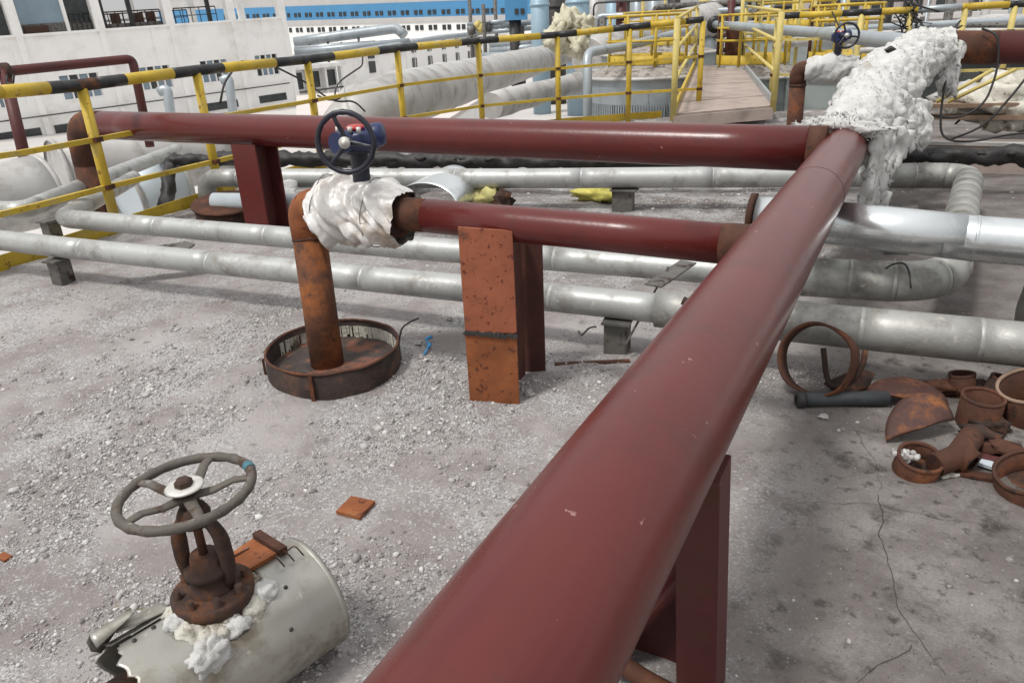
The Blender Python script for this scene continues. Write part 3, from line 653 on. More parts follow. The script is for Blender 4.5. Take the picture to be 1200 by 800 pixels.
def wrap(parent, x0, x1, y, z, prof, m, name, seed, amp, rings=56, seg=56, flat=False, crease=False):
    path = [Vector((x0+(x1-x0)*k/(rings-1), y, z)) for k in range(rings)]
    rad = []
    for k in range(rings):
        u = k/(rings-1)*(len(prof)-1); i = min(int(u), len(prof)-2); rad.append(prof[i]*(1-(u-i))+prof[i+1]*(u-i))
    def dsp(q, a, u):
        fold = noise.noise(Vector((q.x*24+2.2*math.sin(a*1.5+seed), a*1.5, seed))) + 0.6*abs(noise.noise(Vector((q.x*50+3*math.sin(a*2), a*3, seed+4))))
        big = fract(q+Vector((seed, 0, 0)), 5, 3)
        if crease:
            qs = Vector((q.x*1.5+0.10*math.sin(a*2), q.y, q.z))+Vector((seed, 0, 0))
            return amp*(0.9*big+2.1*abs(noise.noise(Vector((qs.x*2.2, qs.y, qs.z))*4.5))+1.1*abs(noise.noise(qs*10+Vector((5, 0, 0))))+0.25*abs(noise.noise(qs*24))-0.9)
        return amp*(0.55*fold+0.8*big)
    return part(name, MB().tube(path, rad, seg, caps=False, disp=dsp, smooth=flat is False), m, parent)
wr = wrap(v1, -2.615, -2.05, 2.8, 0.862, [0.100, 0.140, 0.166, 0.168, 0.160, 0.158, 0.156, 0.150, 0.130], m_plastic, 'plastic_wrapping', 3.1, 0.030, 110, 120, False, True)
for x_b, r_b in ((-2.50, 0.163), (-2.20, 0.160)):
    part('tie_wire', MB().tube([Vector((x_b+0.012*math.sin(3*a_b), 2.8+(r_b+0.006*math.sin(5*a_b))*math.cos(a_b), 0.862+(r_b+0.006*math.sin(5*a_b))*math.sin(a_b))) for a_b in [2*math.pi*k/48 for k in range(48)]], 0.0022, 6, closed=True), m_stand, v1)
part('valve_body', MB().tube([(-2.55, 2.8, 0.865), (-2.48, 2.8, 0.865), (-2.2, 2.8, 0.865), (-2.08, 2.8, 0.865)], [0.10, 0.125, 0.125, 0.11], 28), m_rust_dark, v1)
riser = thing('rusty_riser', 'rusty brown riser pipe with elbow standing in the rusty ring', 'pipe', (-2.57, 2.69, 0))
part('riser_pipe', MB().tube([(-2.565, 2.675, -0.05), (-2.665, 2.79, 0.70)], 0.087, 36), m_riser, riser)
part('elbow', MB().tube(fillet([(-2.665, 2.79, 0.70), (-2.68, 2.8, 0.868), (-2.42, 2.8, 0.868)], 0.15, 10), 0.0885, 36), m_rust_orange, riser, 'more orange elbow')
part('weld_seam', MB().lathe([(0.086, -0.006), (0.0915, -0.002), (0.0915, 0.002), (0.086, 0.006)], (-2.6645, 2.7895, 0.698), (-0.1, 0.115, 0.75), 36), m_rust_dark, riser)

# rusty ring set in the roof
rg_ = thing('rusty_ring', 'short rusty steel collar ring around the foot of the riser pipe', 'ring', (-2.59, 2.80, 0))
rgc = Vector((-2.565, 2.735, -0.02))
part('ring_wall', MB().lathe([(0.352, -0.05), (0.350, 0.165), (0.345, 0.168), (0.341, 0.165), (0.338, -0.05)], rgc, (0.02, -0.02, 1), 64).wob(0.012, 7), mat('burnt_rust', (0.032, 0.019, 0.015), 0.8, vary=0.5, vscale=9, spots=((0.085, 0.042, 0.026), 9, 0.60, 0.08, 0.9), bump=(50, 0.6, 0.006)), rg_)
part('ring_lip', MB().lathe([(0.3375, 0.164), (0.340, 0.1705), (0.349, 0.1705), (0.352, 0.164)], rgc, (0.02, -0.02, 1), 64).wob(0.006, 9), m_rust, rg_, 'lighter rusted rim')
drip = MB()
for k in range(200):
    an = random.uniform(0.0, 3.3); hgt = random.uniform(0.03, 0.10); d = Vector((math.cos(an), math.sin(an), 0)); p = rgc+d*0.334+Vector((0, 0, 0.138-hgt/2))
    drip.box(p, (0.006, random.uniform(0.004, 0.012), hgt), Matrix.Rotation(an, 3, 'Z'))
part('bitumen_drip', drip, m_wool_dirty, rg_)['kind'] = 'stuff'
for an, hh in ((3.9, 0.14), (5.1, 0.15), (3.2, 0.12)):
    d = Vector((math.cos(an), math.sin(an), 0)); part('rib', MB().box(rgc+d*0.36+Vector((0, 0, hh/2)), (0.012, 0.018, hh), Matrix.Rotation(an, 3, 'Z')), m_rust, rg_)
part('dirt_fill', MB().lathe([(0, 0.068), (0.12, 0.068), (0.25, 0.066), (0.345, 0.07)], rgc, (0, 0, 1), 48).wob(0.016, 6), mat('dark_ring_dirt', (0.055, 0.04, 0.034), 0.7, vary=0.5, vscale=12, spots=((0.20, 0.075, 0.045), 7, 0.56, 0.06, 0.8), bump=(40, 0.8, 0.02)), rg_)  # dirt fill coloured darker so the inside of the ring looks deeper

# ================================================================== NEAR VALVE
ax0 = Vector((-1.358, 1.215, 0.165)); axd = Vector((-0.235, -0.97, 0)).normalized(); ars = Vector((axd.y, -axd.x, 0)); rj = 0.168
nv = thing('gate_valve', 'rusty gate valve with a weathered open handwheel on the cut silver jacket', 'valve', (-1.42, 0.965, 0.1))
jk = thing('jacketed_stub', 'stained silver jacketed pipe end cut open around the near valve', 'pipe', (ax0.x, ax0.y, 0))
def jsurf(u, an, r): # an measured from vertical, positive to the right of the picture
    return ax0+axd*u+Vector((0, 0, 1))*math.cos(an)*r+(-ars)*math.sin(an)*r
hole_u, hole_a = 0.275, R(4)
jm = MB(); NU, NA = 60, 120; ids = {}
def u_end(an):   # torn left end of the sheet
    return 0.515+0.030*noise.noise(Vector((math.cos(an)*2.2, math.sin(an)*2.2, 2)))+0.014*noise.noise(Vector((math.cos(an)*9, math.sin(an)*9, 5)))
for i in range(NU+1):
    for k in range(NA):
        an = 2*math.pi*k/NA-math.pi; u = -0.005+(u_end(an)+0.005)*i/NU
        rr = rj*(1+0.010*noise.noise(Vector((u*5, math.cos(an)*2, math.sin(an)*2))))
        ids[(i, k)] = len(jm.v); jm.v.append(jsurf(u, an, rr))
for i in range(NU):
    for k in range(NA):
        an = 2*math.pi*(k+0.5)/NA-math.pi; u = -0.005+(u_end(an)+0.005)*(i+0.5)/NU
        du = (u-hole_u)/0.125; da = (an-hole_a)*rj/0.118
        if du*du+da*da < 1: continue                          # opening round the bonnet
        if u > 0.26 and abs(an+0.30-(u-0.26)*0.15) < 0.05+0.25*max(0, u-0.38): continue   # sprung longitudinal seam
        k2 = (k+1) % NA; jm.face((ids[(i, k)], ids[(i+1, k)], ids[(i+1, k2)], ids[(i, k2)]), True)
jo = part('jacket_sheet', jm, m_jacket, jk)
sol = jo.modifiers.new('thickness', 'SOLIDIFY'); sol.thickness = 0.004; sol.offset = -1
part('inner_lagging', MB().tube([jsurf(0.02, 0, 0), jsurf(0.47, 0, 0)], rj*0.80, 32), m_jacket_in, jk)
part('inner_pipe', MB().tube([jsurf(0.46, 0, 0), jsurf(1.3, 0, 0)], rj*0.52, 28), m_rust_dark, jk)
part('end_disc', MB().lathe([(0, 0.004), (rj*0.985, 0.004)], ax0, axd, 48), m_jacket, jk)
part('end_lip', MB().lathe([(rj*0.99, 0.012), (rj*1.012, 0.010), (rj*1.015, -0.002), (rj*0.985, -0.004)], ax0, axd, 64), m_jacket, jk)
# a raised flap of sheet left of the seam
fl = MB(); nU, nA = 14, 8
for i in range(nU+1):
    for k in range(nA+1):
        u = 0.36+0.13*i/nU; an = -0.34-0.95*k/nA
        lift = 0.006+0.055*(k/nA)*(0.5+0.5*i/nU)+0.012*(i/nU)**3+0.006*noise.noise(Vector((u*12, an*5, 2)))
        fl.v.append(jsurf(u, an, rj+lift))
for i in range(nU):
    for k in range(nA): fl.face((i*(nA+1)+k, (i+1)*(nA+1)+k, (i+1)*(nA+1)+k+1, i*(nA+1)+k+1), True)
f2 = MB()
for i in range(9):
    for k in range(7):
        u = 0.44+0.10*i/8+0.03*noise.noise(Vector((k*0.9, 3, 1))); an = -0.28-0.45*k/6
        f2.v.append(jsurf(u, an, rj+0.045-0.030*(i/8)+0.03*math.sin(k*0.9)*(i/8)))
for i in range(8):
    for k in range(6): f2.face((i*7+k, (i+1)*7+k, (i+1)*7+k+1, i*7+k+1), True)
part('torn_sheet', f2, m_jacket, jk, 'torn crumpled corner of jacket sheet').modifiers.new('thickness', 'SOLIDIFY').thickness = 0.003
fo = part('sheet_flap', fl, m_jacket, jk, 'bent up loose flap of jacket sheet'); fo.modifiers.new('thickness', 'SOLIDIFY').thickness = 0.003
for (u, an) in ((0.42, -0.12), (0.47, -0.08), (0.12, 0.55), (0.16, 1.15)):
    part('rivet', MB().lathe([(0.006, 0), (0.005, 0.003), (0, 0.004)], jsurf(u, an, rj*1.005+(0.03 if an < -0.4 else 0)), jsurf(u, an, 1)-jsurf(u, an, 0), 10), m_steel_dark, jk)
# bracket at the far side of the opening
bk = part('bracket', MB().slab([jsurf(0.08, -0.05, rj+0.003), jsurf(0.17, -0.05, rj+0.003), jsurf(0.20, -0.95, rj+0.04), jsurf(0.06, -0.95, rj+0.05)], (0, 0, 1), 0.012), m_rust_orange, jk, 'orange rusted bracket plate')
part('bracket_edge', MB().slab([jsurf(0.05, 0.0, rj+0.004), jsurf(0.075, 0.0, rj+0.004), jsurf(0.06, -0.9, rj+0.055), jsurf(0.035, -0.9, rj+0.055)], (0, 0, 1), 0.02), m_rust, jk)
part('sheet_corner', MB().slab([jsurf(0.10, -0.7, rj+0.03), jsurf(0.20, -0.75, rj+0.035), jsurf(0.19, -1.15, rj+0.06), jsurf(0.05, -1.15, rj+0.07)], (0, 0, 1), 0.004), m_jacket, jk)
for k in range(3):
    part('tie_wire', MB().tube(fillet([jsurf(0.05+0.02*k, 0.02, rj+0.012), jsurf(0.04+0.03*k, 0.12, rj+0.035), jsurf(0.03+0.03*k, 0.26, rj+0.008)], 0.03, 4), 0.002, 6), m_rust_dark, jk)
wl = thing('wool_packing', 'dirty white wool stuffed in the jacket opening around the near valve', 'insulation', jsurf(hole_u, 0, rj*0.8))
for k, (u, an, a_) in enumerate(((0.17, 0.40, 0.042), (0.18, 0.1, 0.036), (0.22, 0.52, 0.040), (0.27, 0.58, 0.042), (0.33, 0.54, 0.040), (0.36, 0.32, 0.036), (0.375, 0.05, 0.036), (0.36, -0.22, 0.03), (0.28, 0.35, 0.05))):
    part('wool_tuft', lumps(jsurf(u, an, rj*0.93), (a_, a_, a_*0.8), 1.8, k*5.3, 0.32, 16), m_wool_dirty if k % 3 else m_wool, wl)
part('wool_tuft', lumps(jsurf(0.36, 0.80, rj*1.0), (0.035, 0.052, 0.042), 1.8, 77, 0.42, 18), m_wool, wl, 'bright white tuft hanging over the cut edge')
# valve body, bonnet, yoke
vb = Vector((-1.425, 0.955, 0))
part('bonnet_flange', MB().lathe([(0, 0.285), (0.098, 0.285), (0.102, 0.290), (0.102, 0.318), (0.096, 0.322), (0.095, 0.326), (0.102, 0.330), (0.102, 0.358), (0.096, 0.362), (0.055, 0.366), (0.052, 0.372), (0, 0.372)], vb, (0, 0, 1), 40), m_rust_dark, nv)
part('body_throat', MB().lathe([(0.085, 0.13), (0.070, 0.20), (0.068, 0.288)], vb, (0, 0, 1), 28), m_rust_dark, nv)
for k in range(8):
    an = 2*math.pi*k/8+0.2; q = vb+Vector((math.cos(an)*0.082, math.sin(an)*0.082, 0))
    part('bolt', MB().cyl(q+Vector((0, 0, 0.264)), q+Vector((0, 0, 0.385)), 0.0105, 6), m_rust_dark, nv)
part('gland', MB().lathe([(0.056, 0.36), (0.058, 0.375), (0.050, 0.38), (0.048, 0.41), (0.056, 0.415), (0.056, 0.43), (0.040, 0.438), (0.034, 0.47), (0, 0.47)], vb, (0, 0, 1), 24), m_rust_dark, nv)
for sgn in (-1, 1):
    d = Vector((0.94, 0.34, 0))*sgn
    pth = fillet([vb+d*0.048+Vector((0, 0, 0.37)), vb+d*0.062+Vector((0, 0, 0.43)), vb+d*0.056+Vector((0, 0, 0.535)), vb+d*0.026+Vector((0, 0, 0.580))], 0.05, 5)
    part('yoke_arm', MB().tube(pth, [0.0195-0.005*abs(2*i/len(pth)-1) for i in range(len(pth))], 14), m_rust_dark, nv)
part('yoke_head', MB().lathe([(0, 0.560), (0.038, 0.563), (0.040, 0.592), (0.030, 0.612), (0, 0.612)], vb, (0, 0, 1), 24), m_rust_dark, nv)
part('stem', MB().cyl(vb+Vector((0, 0, 0.45)), vb+Vector((0, 0, 0.675)), 0.011, 14), m_rust, nv)
WT = Vector((-0.03, -0.02, 1)).normalized()
wc = vb+Vector((-0.008, 0.0, 0.652))
handwheel(nv, wc, WT, 0.154, 0.0122, 5, m_wheelgrey, m_rust_dark, 0.45, 0.0125)
part('washer', MB().lathe([(0.012, 0.010), (0.045, 0.012), (0.046, 0.015), (0.040, 0.019), (0.012, 0.017)], wc, WT, 28), m_zinc, nv, 'pale washer')
part('stem_nut', MB().lathe([(0, 0.036), (0.014, 0.036), (0.021, 0.031), (0.022, 0.016), (0, 0.016)], wc, WT, 6, False), m_rust_dark, nv)
x_ = (Vector((0, 1, 0))-WT*WT.y).normalized(); y_ = WT.cross(x_)
arc = [wc+(x_*math.cos(R(-22-3*k))+y_*math.sin(R(-22-3*k)))*0.1545 for k in range(4)]
part('paint_patch', MB().tube(arc, 0.0138, 14), m_bluepaint, nv, 'patch of flaked blue paint on the rim')

# ================================================================== WOOL on the header
hp = [Vector(p) for p in ((-0.37, 5.28, 0.865), (-0.355, 5.9, 0.92), (-0.32, 6.5, 1.0), (-0.25, 7.2, 1.09), (-0.13, 8.2, 1.19), (0.0, 9.0, 1.26), (0.07, 9.3, 1.285), (0.20, 9.35, 1.285))]
hb = thing('header_bend', 'wool wrapped far end of the header rising to the red pipe at right', 'pipe', (-0.36, 5.4, 0.7))
part('pipe_run', MB().tube(hp, 0.135, 24), m_red_dull, hb)
wlg = thing('wool_lagging', 'big ragged white mineral wool wrapping on the far end of the header', 'insulation', (-0.3, 6.4, 0.6))
def wool_sleeve(path, rads, amp, seed, sc=4.0, seg=110):
    path = along(path, 0.022); n = len(path); rad = []
    for k in range(n):
        u = k/(n-1)*(len(rads)-1); i = min(int(u), len(rads)-2); rad.append(rads[i]*(1-(u-i))+rads[i+1]*(u-i))
    def dsp(q, a, u):
        q = q+Vector((seed, 0, 0))
        big = fract(q, sc*0.55, 3); mid = fract(q, sc*2.2, 4); fine = fract(q, sc*8, 3)
        return amp*(0.95*big+0.45*abs(mid)+0.12*fine)
    return MB().tube(path, rad, seg, caps=False, disp=dsp)
part('wool_sheet', wool_sleeve(hp[0:3], [0.165, 0.18, 0.20, 0.21, 0.21], 0.095, 1.0), m_wool, wlg)
part('wool_sheet', wool_sleeve([Vector((-0.35, 5.95, 0.93))]+hp[2:5], [0.195, 0.225, 0.24, 0.23, 0.205], 0.11, 7.0), m_wool, wlg)
part('wool_sheet', wool_sleeve(hp[3:8], [0.195, 0.19, 0.19, 0.205, 0.22, 0.20], 0.10, 15.0), m_wool, wlg)
part('end_fringe', lumps((-0.40, 5.18, 0.99), (0.22, 0.07, 0.075), 2.2, 31, 0.5, 22), m_wool, wlg)
part('end_fringe', lumps((-0.58, 5.2, 0.95), (0.12, 0.07, 0.08), 2.2, 35, 0.5, 18), m_wool, wlg)
def hang(x0, x1, ytop, ztop, ln, seed, bend, nm='hanging_sheet', n=26, m_=34):
    mb = MB()
    for i in range(n+1):
        for j in range(m_+1):
            u = i/n; v = j/m_
            edge = ln*(0.78+0.35*noise.noise(Vector((u*5, seed, 0)))+0.10*noise.noise(Vector((u*22, seed, 4))))
            taper = 1-0.30*v
            x = (x0+x1)/2+(u-0.5)*(x1-x0)*taper+0.03*math.sin(v*3+seed)
            y = ytop-0.05*math.sin(v*2.2)+0.07*noise.noise(Vector((u*3.3, v*2.0, seed)))+0.03*noise.noise(Vector((u*10, v*7, seed)))+bend*u
            z = ztop-edge*v+0.04*noise.noise(Vector((u*4, v*4, seed+9)))-0.08*(u-0.3)**2
            mb.v.append(Vector((x, y, z)))
    for i in range(n):
        for j in range(m_): mb.face((i*(m_+1)+j, (i+1)*(m_+1)+j, (i+1)*(m_+1)+j+1, i*(m_+1)+j+1), True)
    o = part(nm, mb, m_wool, wlg); md = o.modifiers.new('thickness', 'SOLIDIFY'); md.thickness = 0.03
    dm = o.modifiers.new('fluff', 'DISPLACE'); tx = bpy.data.textures.get('fluff') or bpy.data.textures.new('fluff', 'CLOUDS'); tx.noise_scale = 0.06
    dm.texture = tx; dm.strength = 0.04; dm.texture_coords = 'LOCAL'; return o
hang(-0.24, -0.04, 5.28, 0.98, 0.66, 2.0, 0.25)
hang(-0.24, -0.03, 5.75, 0.98, 0.50, 8.0, 0.2)
hang(-0.12, 0.10, 6.6, 1.02, 0.45, 12.0, 0.3)
hang(0.16, 0.36, 9.16, 1.35, 0.62, 16.0, 0.05)
# fluffy fibres breaking the outline
fuzz = MB()
for o_ in [c for c in wlg.children if c.name.startswith(('wool_sheet', 'end_fringe'))]:
    vs = o_.data.vertices; off = Vector(wlg.location)
    for k in range(900):
        v = vs[random.randrange(len(vs))]; p = Vector(v.co)+off; n_v = Vector(v.normal)
        if n_v.length < 0.5: continue
        q = (n_v+Vector((random.uniform(-1, 1), random.uniform(-1, 1), random.uniform(-1.1, 0.5)))*0.8).normalized()
        s_ = q.cross(Vector((random.uniform(-1, 1), random.uniform(-1, 1), random.uniform(-1, 1)))).normalized()
        l_ = random.uniform(0.006, 0.022); w_ = random.uniform(0.002, 0.006); b0 = len(fuzz.v)
        fuzz.v += [p-q*0.01-s_*w_, p-q*0.01+s_*w_, p+q*l_*0.6+s_*w_*0.7+Vector((0, 0, -0.005)), p+q*l_, p+q*l_*0.7-s_*w_*0.5]
        fuzz.face((b0, b0+1, b0+2, b0+3, b0+4))
fz = part('loose_fibres', fuzz, m_wool, wlg); fz['kind'] = 'stuff'

# red pipe going right at the back
rr_ = thing('red_pipe', 'dark red pipe going right from the wool with a rusty near end', 'pipe', (0.3, 9.35, 1.1))
part('pipe_run', MB().tube([(0.62, 9.35, 1.268), (3.6, 9.35, 1.22)], 0.158, 36), m_red_dull, rr_)
part('rusty_end', MB().tube([(0.12, 9.35, 1.285), (0.62, 9.35, 1.268)], 0.159, 36), m_rust, rr_, 'rusty orange end by the wool')
# second blue valve
v2 = blue_valve('small blue gear valve wrapped in white wool far behind the header', (-0.86, 9.0, 1.115), 0.92, m_wool)
wrap(v2, -1.115, -0.60, 9.0, 1.112, [0.09, 0.125, 0.14, 0.145, 0.14, 0.135, 0.12], m_wool, 'wool_wrapping', 9.4, 0.045, 40, 40)
part('hanging_wool', lumps((-0.66, 8.97, 1.0), (0.06, 0.05, 0.12), 2.4, 12, 0.8, 12), m_wool, v2)
b2 = thing('branch_pipe', 'short maroon branch between the far wool wrapped valve and the header', 'pipe', (-0.4, 9.0, 1.1))
part('pipe_run', MB().tube([(-0.63, 9.0, 1.12), (-0.02, 9.0, 1.16)], 0.075, 24), m_red_dull, b2)
ri2 = thing('rusty_riser', 'rusty riser with elbow under the far wool wrapped valve', 'pipe', (-1.19, 9.0, 0))
part('riser_pipe', MB().tube([(-1.16, 8.95, 0.0), (-1.19, 9.0, 0.95)], 0.085, 24), m_rust, ri2)
part('elbow', MB().tube(fillet([(-1.19, 9.0, 0.95), (-1.2, 9.0, 1.11), (-1.0, 9.0, 1.115)], 0.12), 0.087, 24), m_rust, ri2)
part('weld_seam', MB().lathe([(0.085, -0.015), (0.092, -0.01), (0.092, 0.01), (0.085, 0.015)], (-1.19, 9.0, 0.945), (0, 0, 1), 24), m_rust_dark, ri2)
# blue-grey pipe behind with blank flange and column
bpl = (-5.158, 21.835, 1.508); bpr = (-0.02, 9.6, 1.30)
bg = thing('blue_grey_pipe', 'blue grey pipe with a black end flange running behind the far valve', 'pipe', bpl)
part('pipe_run', MB().tube(along([bpl, (-2.014, 16.294, 1.337), bpr], 0.6), 0.10, 24), m_bluegrey, bg)
dv = (V(bpr)-V(bpl)).normalized()
part('end_flange', MB().lathe([(0, -0.03), (0.22, -0.03), (0.22, 0.04), (0.09, 0.05)], bpl, dv, 28), m_black, bg)
cz = thing('steel_support', 'brown steel column carrying the blue grey pipe at the far walkway end', 'pipe support', (-4.568, 21.435, 0.524), None)
cb = V((-4.568, 21.435, 0.524)); 
part('front_plate', MB().box((cb.x, cb.y, (cb.z+1.36)/2), (0.34, 0.03, 1.36-cb.z), Matrix.Rotation(R(15), 3, 'Z')), m_rust, cz)
part('web', MB().box((cb.x+0.17, cb.y+0.2, (cb.z+1.36)/2), (0.03, 0.36, 1.36-cb.z), Matrix.Rotation(R(15), 3, 'Z')), m_rust_dark, cz)

# ================================================================== SCRAP HEAP on the right
def hoop(c, nrm, r, wd, th, m, name, label, cat, a0=0, a1=2*math.pi, seg=48, wobble=0.0):
    mb = MB().lathe([(r, -wd/2), (r, wd/2), (r-th, wd/2), (r-th, -wd/2), (r, -wd/2)], c, nrm, seg, True, a0, a1)
    if wobble: mb.wob(wobble, 5)
    return solo(name, mb, m, label, cat)
hoop((-0.236, 3.380, 0.187), (-0.25, -1, 0.42), 0.168, 0.075, 0.012, m_rust, 'scrap_hoop', 'large rusty steel hoop leaning on the weathered grey pipe', 'scrap ring', wobble=0.015)
# dark bent straps
st1 = solo('bent_strap', MB().tube(fillet([(-0.224, 3.480, 0.205), (-0.195, 3.450, 0.081), (-0.159, 3.400, 0.044), (-0.073, 3.380, 0.100), (-0.045, 3.400, 0.195), (-0.046, 3.420, 0.250)], 0.05, 5), 0.013, 8), m_rust_dark, 'dark bent steel strap beside the large rusty hoop', 'scrap metal')
st2 = solo('bent_plate', MB().slab([(-0.199, 3.442, 0.030), (-0.068, 3.541, 0.100), (0.005, 3.580, 0.060), (-0.007, 3.472, 0.040), (-0.118, 3.383, 0.020)], (0.1, -0.2, 1), 0.012).wob(0.02, 9), m_rust_dark, 'dark crumpled plate scrap lying above the black pipe offcut', 'scrap metal')
op = thing('pipe_offcut', 'short dark grey pipe offcut lying in front of the large hoop', 'scrap pipe', (-0.127, 3.319, 0.000))
pa, pb = V((-0.287, 3.243, 0.035)), V((0.075, 3.414, 0.035))
part('pipe_run', MB().tube([pa, pb], 0.034, 20), m_pipegrey, op)
part('end_collar', MB().lathe([(0.020, -0.005), (0.041, -0.005), (0.041, 0.025), (0.034, 0.028)], pa, pb-pa, 20), m_steel_dark, op)
def half_disc(A, B, top, dome, th, m, label):
    A, B, top = V(A), V(B), V(top); c = (A+B)/2; x = (A-B)/2; y = top-c; n = x.cross(y).normalized(); n = n if n.z > 0 else -n
    mb = MB(); N1, N2 = 8, 28
    for i in range(N1+1):
        for k in range(N2+1):
            an = math.pi*k/N2; rr = i/N1
            mb.v.append(c+x*math.cos(an)*rr+y*math.sin(an)*rr+n*dome*(1-rr*rr))
    for i in range(N1):
        for k in range(N2): mb.face((i*(N2+1)+k, (i+1)*(N2+1)+k, (i+1)*(N2+1)+k+1, i*(N2+1)+k+1), True)
    mb.wob(0.004, 9)
    o = solo('half_disc', mb, m, label, 'scrap plate'); o.modifiers.new('thickness', 'SOLIDIFY').thickness = th; return o
m_disc = mat('rust_disc', (0.065, 0.026, 0.020), 0.7, vary=0.3, vscale=6, spots=((0.24, 0.085, 0.022), 6, 0.55, 0.10, 0.85), spots2=((0.04, 0.020, 0.018), 11, 0.62, 0.08, 0.8), bump=(40, 0.3, 0.006))
half_disc((0.317, 3.400, 0.040), (-0.018, 3.399, 0.050), (0.153, 3.545, 0.090), 0.02, 0.014, m_disc, 'flatter rusty half disc lying behind the tilted half disc')
half_disc((0.331, 3.229, 0.075), (0.088, 3.038, 0.015), (0.159, 3.264, 0.140), 0.035, 0.014, m_disc, 'tilted domed rusty half disc in front of the scrap cans')
def can(c, r, h, m, name, label, cat, axis=(0, 0, 1), floor=True, fill=None):
    t = thing(name, label, cat, c)
    part('can_wall', MB().lathe([(r, 0), (r, h), (r-0.008, h+0.001), (r-0.008, 0.01)], c, axis, 40).wob(0.004, 12), m, t)
    if floor: part('can_bottom', MB().lathe([(0, 0.008), (r-0.004, 0.008)], c, axis, 32), m_rust_dark, t)
    part('can_rim', MB().lathe([(r+0.002, h-0.006), (r+0.002, h+0.003), (r-0.010, h+0.003), (r-0.010, h-0.006)], c, axis, 40).wob(0.004, 12), m_rust if fill is None else m_wood, t)
    return t
can((0.426, 3.376, 0.000), 0.083, 0.135, m_rust, 'scrap_can', 'rusty open pipe collar standing behind the tilted half disc', 'scrap can', (0.03, -0.05, 1))
can((0.383, 3.655, 0.000), 0.055, 0.10, m_rust, 'scrap_can', 'small rusty cup behind the middle pipe collar', 'scrap can', (-0.2, 0.1, 1))
can((0.498, 3.647, 0.000), 0.058, 0.11, m_rust_dark, 'scrap_can', 'dark rusty cup with rags behind the scrap collars', 'scrap can', (0.3, 0.1, 1))
can((0.647, 3.503, 0.000), 0.125, 0.19, m_rust, 'scrap_collar', 'big rusty pipe collar at the right edge, pale rimmed', 'scrap can', (-0.28, -0.22, 1), False, 1)
can((0.200, 2.869, 0.000), 0.082, 0.082, m_rust, 'scrap_cup', 'rusty tilted cup holding white rubble in front of the heap', 'scrap can', (0.12, -0.25, 1))
can((0.600, 2.884, 0.000), 0.135, 0.10, m_rust, 'scrap_ring', 'low wide rusty ring cut by the right edge', 'scrap ring', (-0.25, -0.15, 1))
cupfill = V((0.161, 2.837, 0.070)); fillv = MB()
for k in range(26):
    l_ = lumps(cupfill+Vector((random.uniform(-0.045, 0.04), random.uniform(-0.02, 0.045), random.uniform(-0.01, 0.01))), 0.012, 1.5, k, 0.4, 4); o_ = len(fillv.v); fillv.v += l_.v
    for f_ in l_.f: fillv.face([i+o_ for i in f_], True)
rub = part('rubble', fillv, m_gravel); rub['kind'] = 'stuff'; rub['label'] = 'white rubble crumbs inside the tilted rusty cup'
tee = thing('pipe_elbow', 'rusty pipe elbow lying between the cup and the flat bars', 'scrap pipe', (0.341, 2.977, 0.000))
part('elbow', MB().tube(fillet([(0.259, 2.856, 0.050), (0.334, 2.929, 0.065), (0.388, 3.122, 0.060)], 0.08), 0.045, 24), m_rust, tee)
part('mouth', MB().lathe([(0.030, 0.0), (0.050, 0.0), (0.050, 0.045), (0.044, 0.05)], (0.388, 2.925, 0.050), (-0.75, 0.5, 0.25), 24), m_rust, tee)
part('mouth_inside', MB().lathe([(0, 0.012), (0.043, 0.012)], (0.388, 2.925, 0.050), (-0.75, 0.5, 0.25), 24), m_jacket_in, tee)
for a, b, m__, lab in (((0.294, 2.910, 0.012), (0.472, 2.917, 0.012), m_rust, 'flat maroon rusty bar below the pipe elbow'), ((0.398, 3.049, 0.020), (0.553, 3.036, 0.020), m_red_dull, 'flat maroon bar beside the big collar'), ((0.280, 2.861, 0.010), (0.352, 2.919, 0.010), m_wool_dirty, 'pale flat chip beside the rusty cup'), ((0.419, 3.011, 0.020), (0.486, 2.987, 0.020), m_tank_blue, 'pale blue chip lying on the scrap bars')):
    solo('flat_bar', MB().bar(a, b, 0.045, 0.012).wob(0.004, 14), m__, lab, 'scrap metal')
for k, (x, y) in enumerate(((1155, 445), (1110, 450), (1150, 515), (1180, 530), (1165, 505))):
    solo('scrap_piece', lumps(PZ(x,y,0.03) if False else tuple(V(((0.42, 3.7, 0.03), (0.28, 3.62, 0.03), (0.42, 3.22, 0.03), (0.50, 3.12, 0.03), (0.47, 3.32, 0.04))[k])), (0.07, 0.05, 0.035), 1.6, k*9, 0.8, 8), m_rust if k % 2 else m_rust_dark, ('crumpled dark fragment behind the rusty cups', 'crumpled rusty fragment left of the small cup', 'dark fragment between tilted half disc and elbow', 'rusty fragment above the flat maroon bar', 'dark fragment beside the big collar')[k], 'scrap metal', 'rusty fragments in the heap')
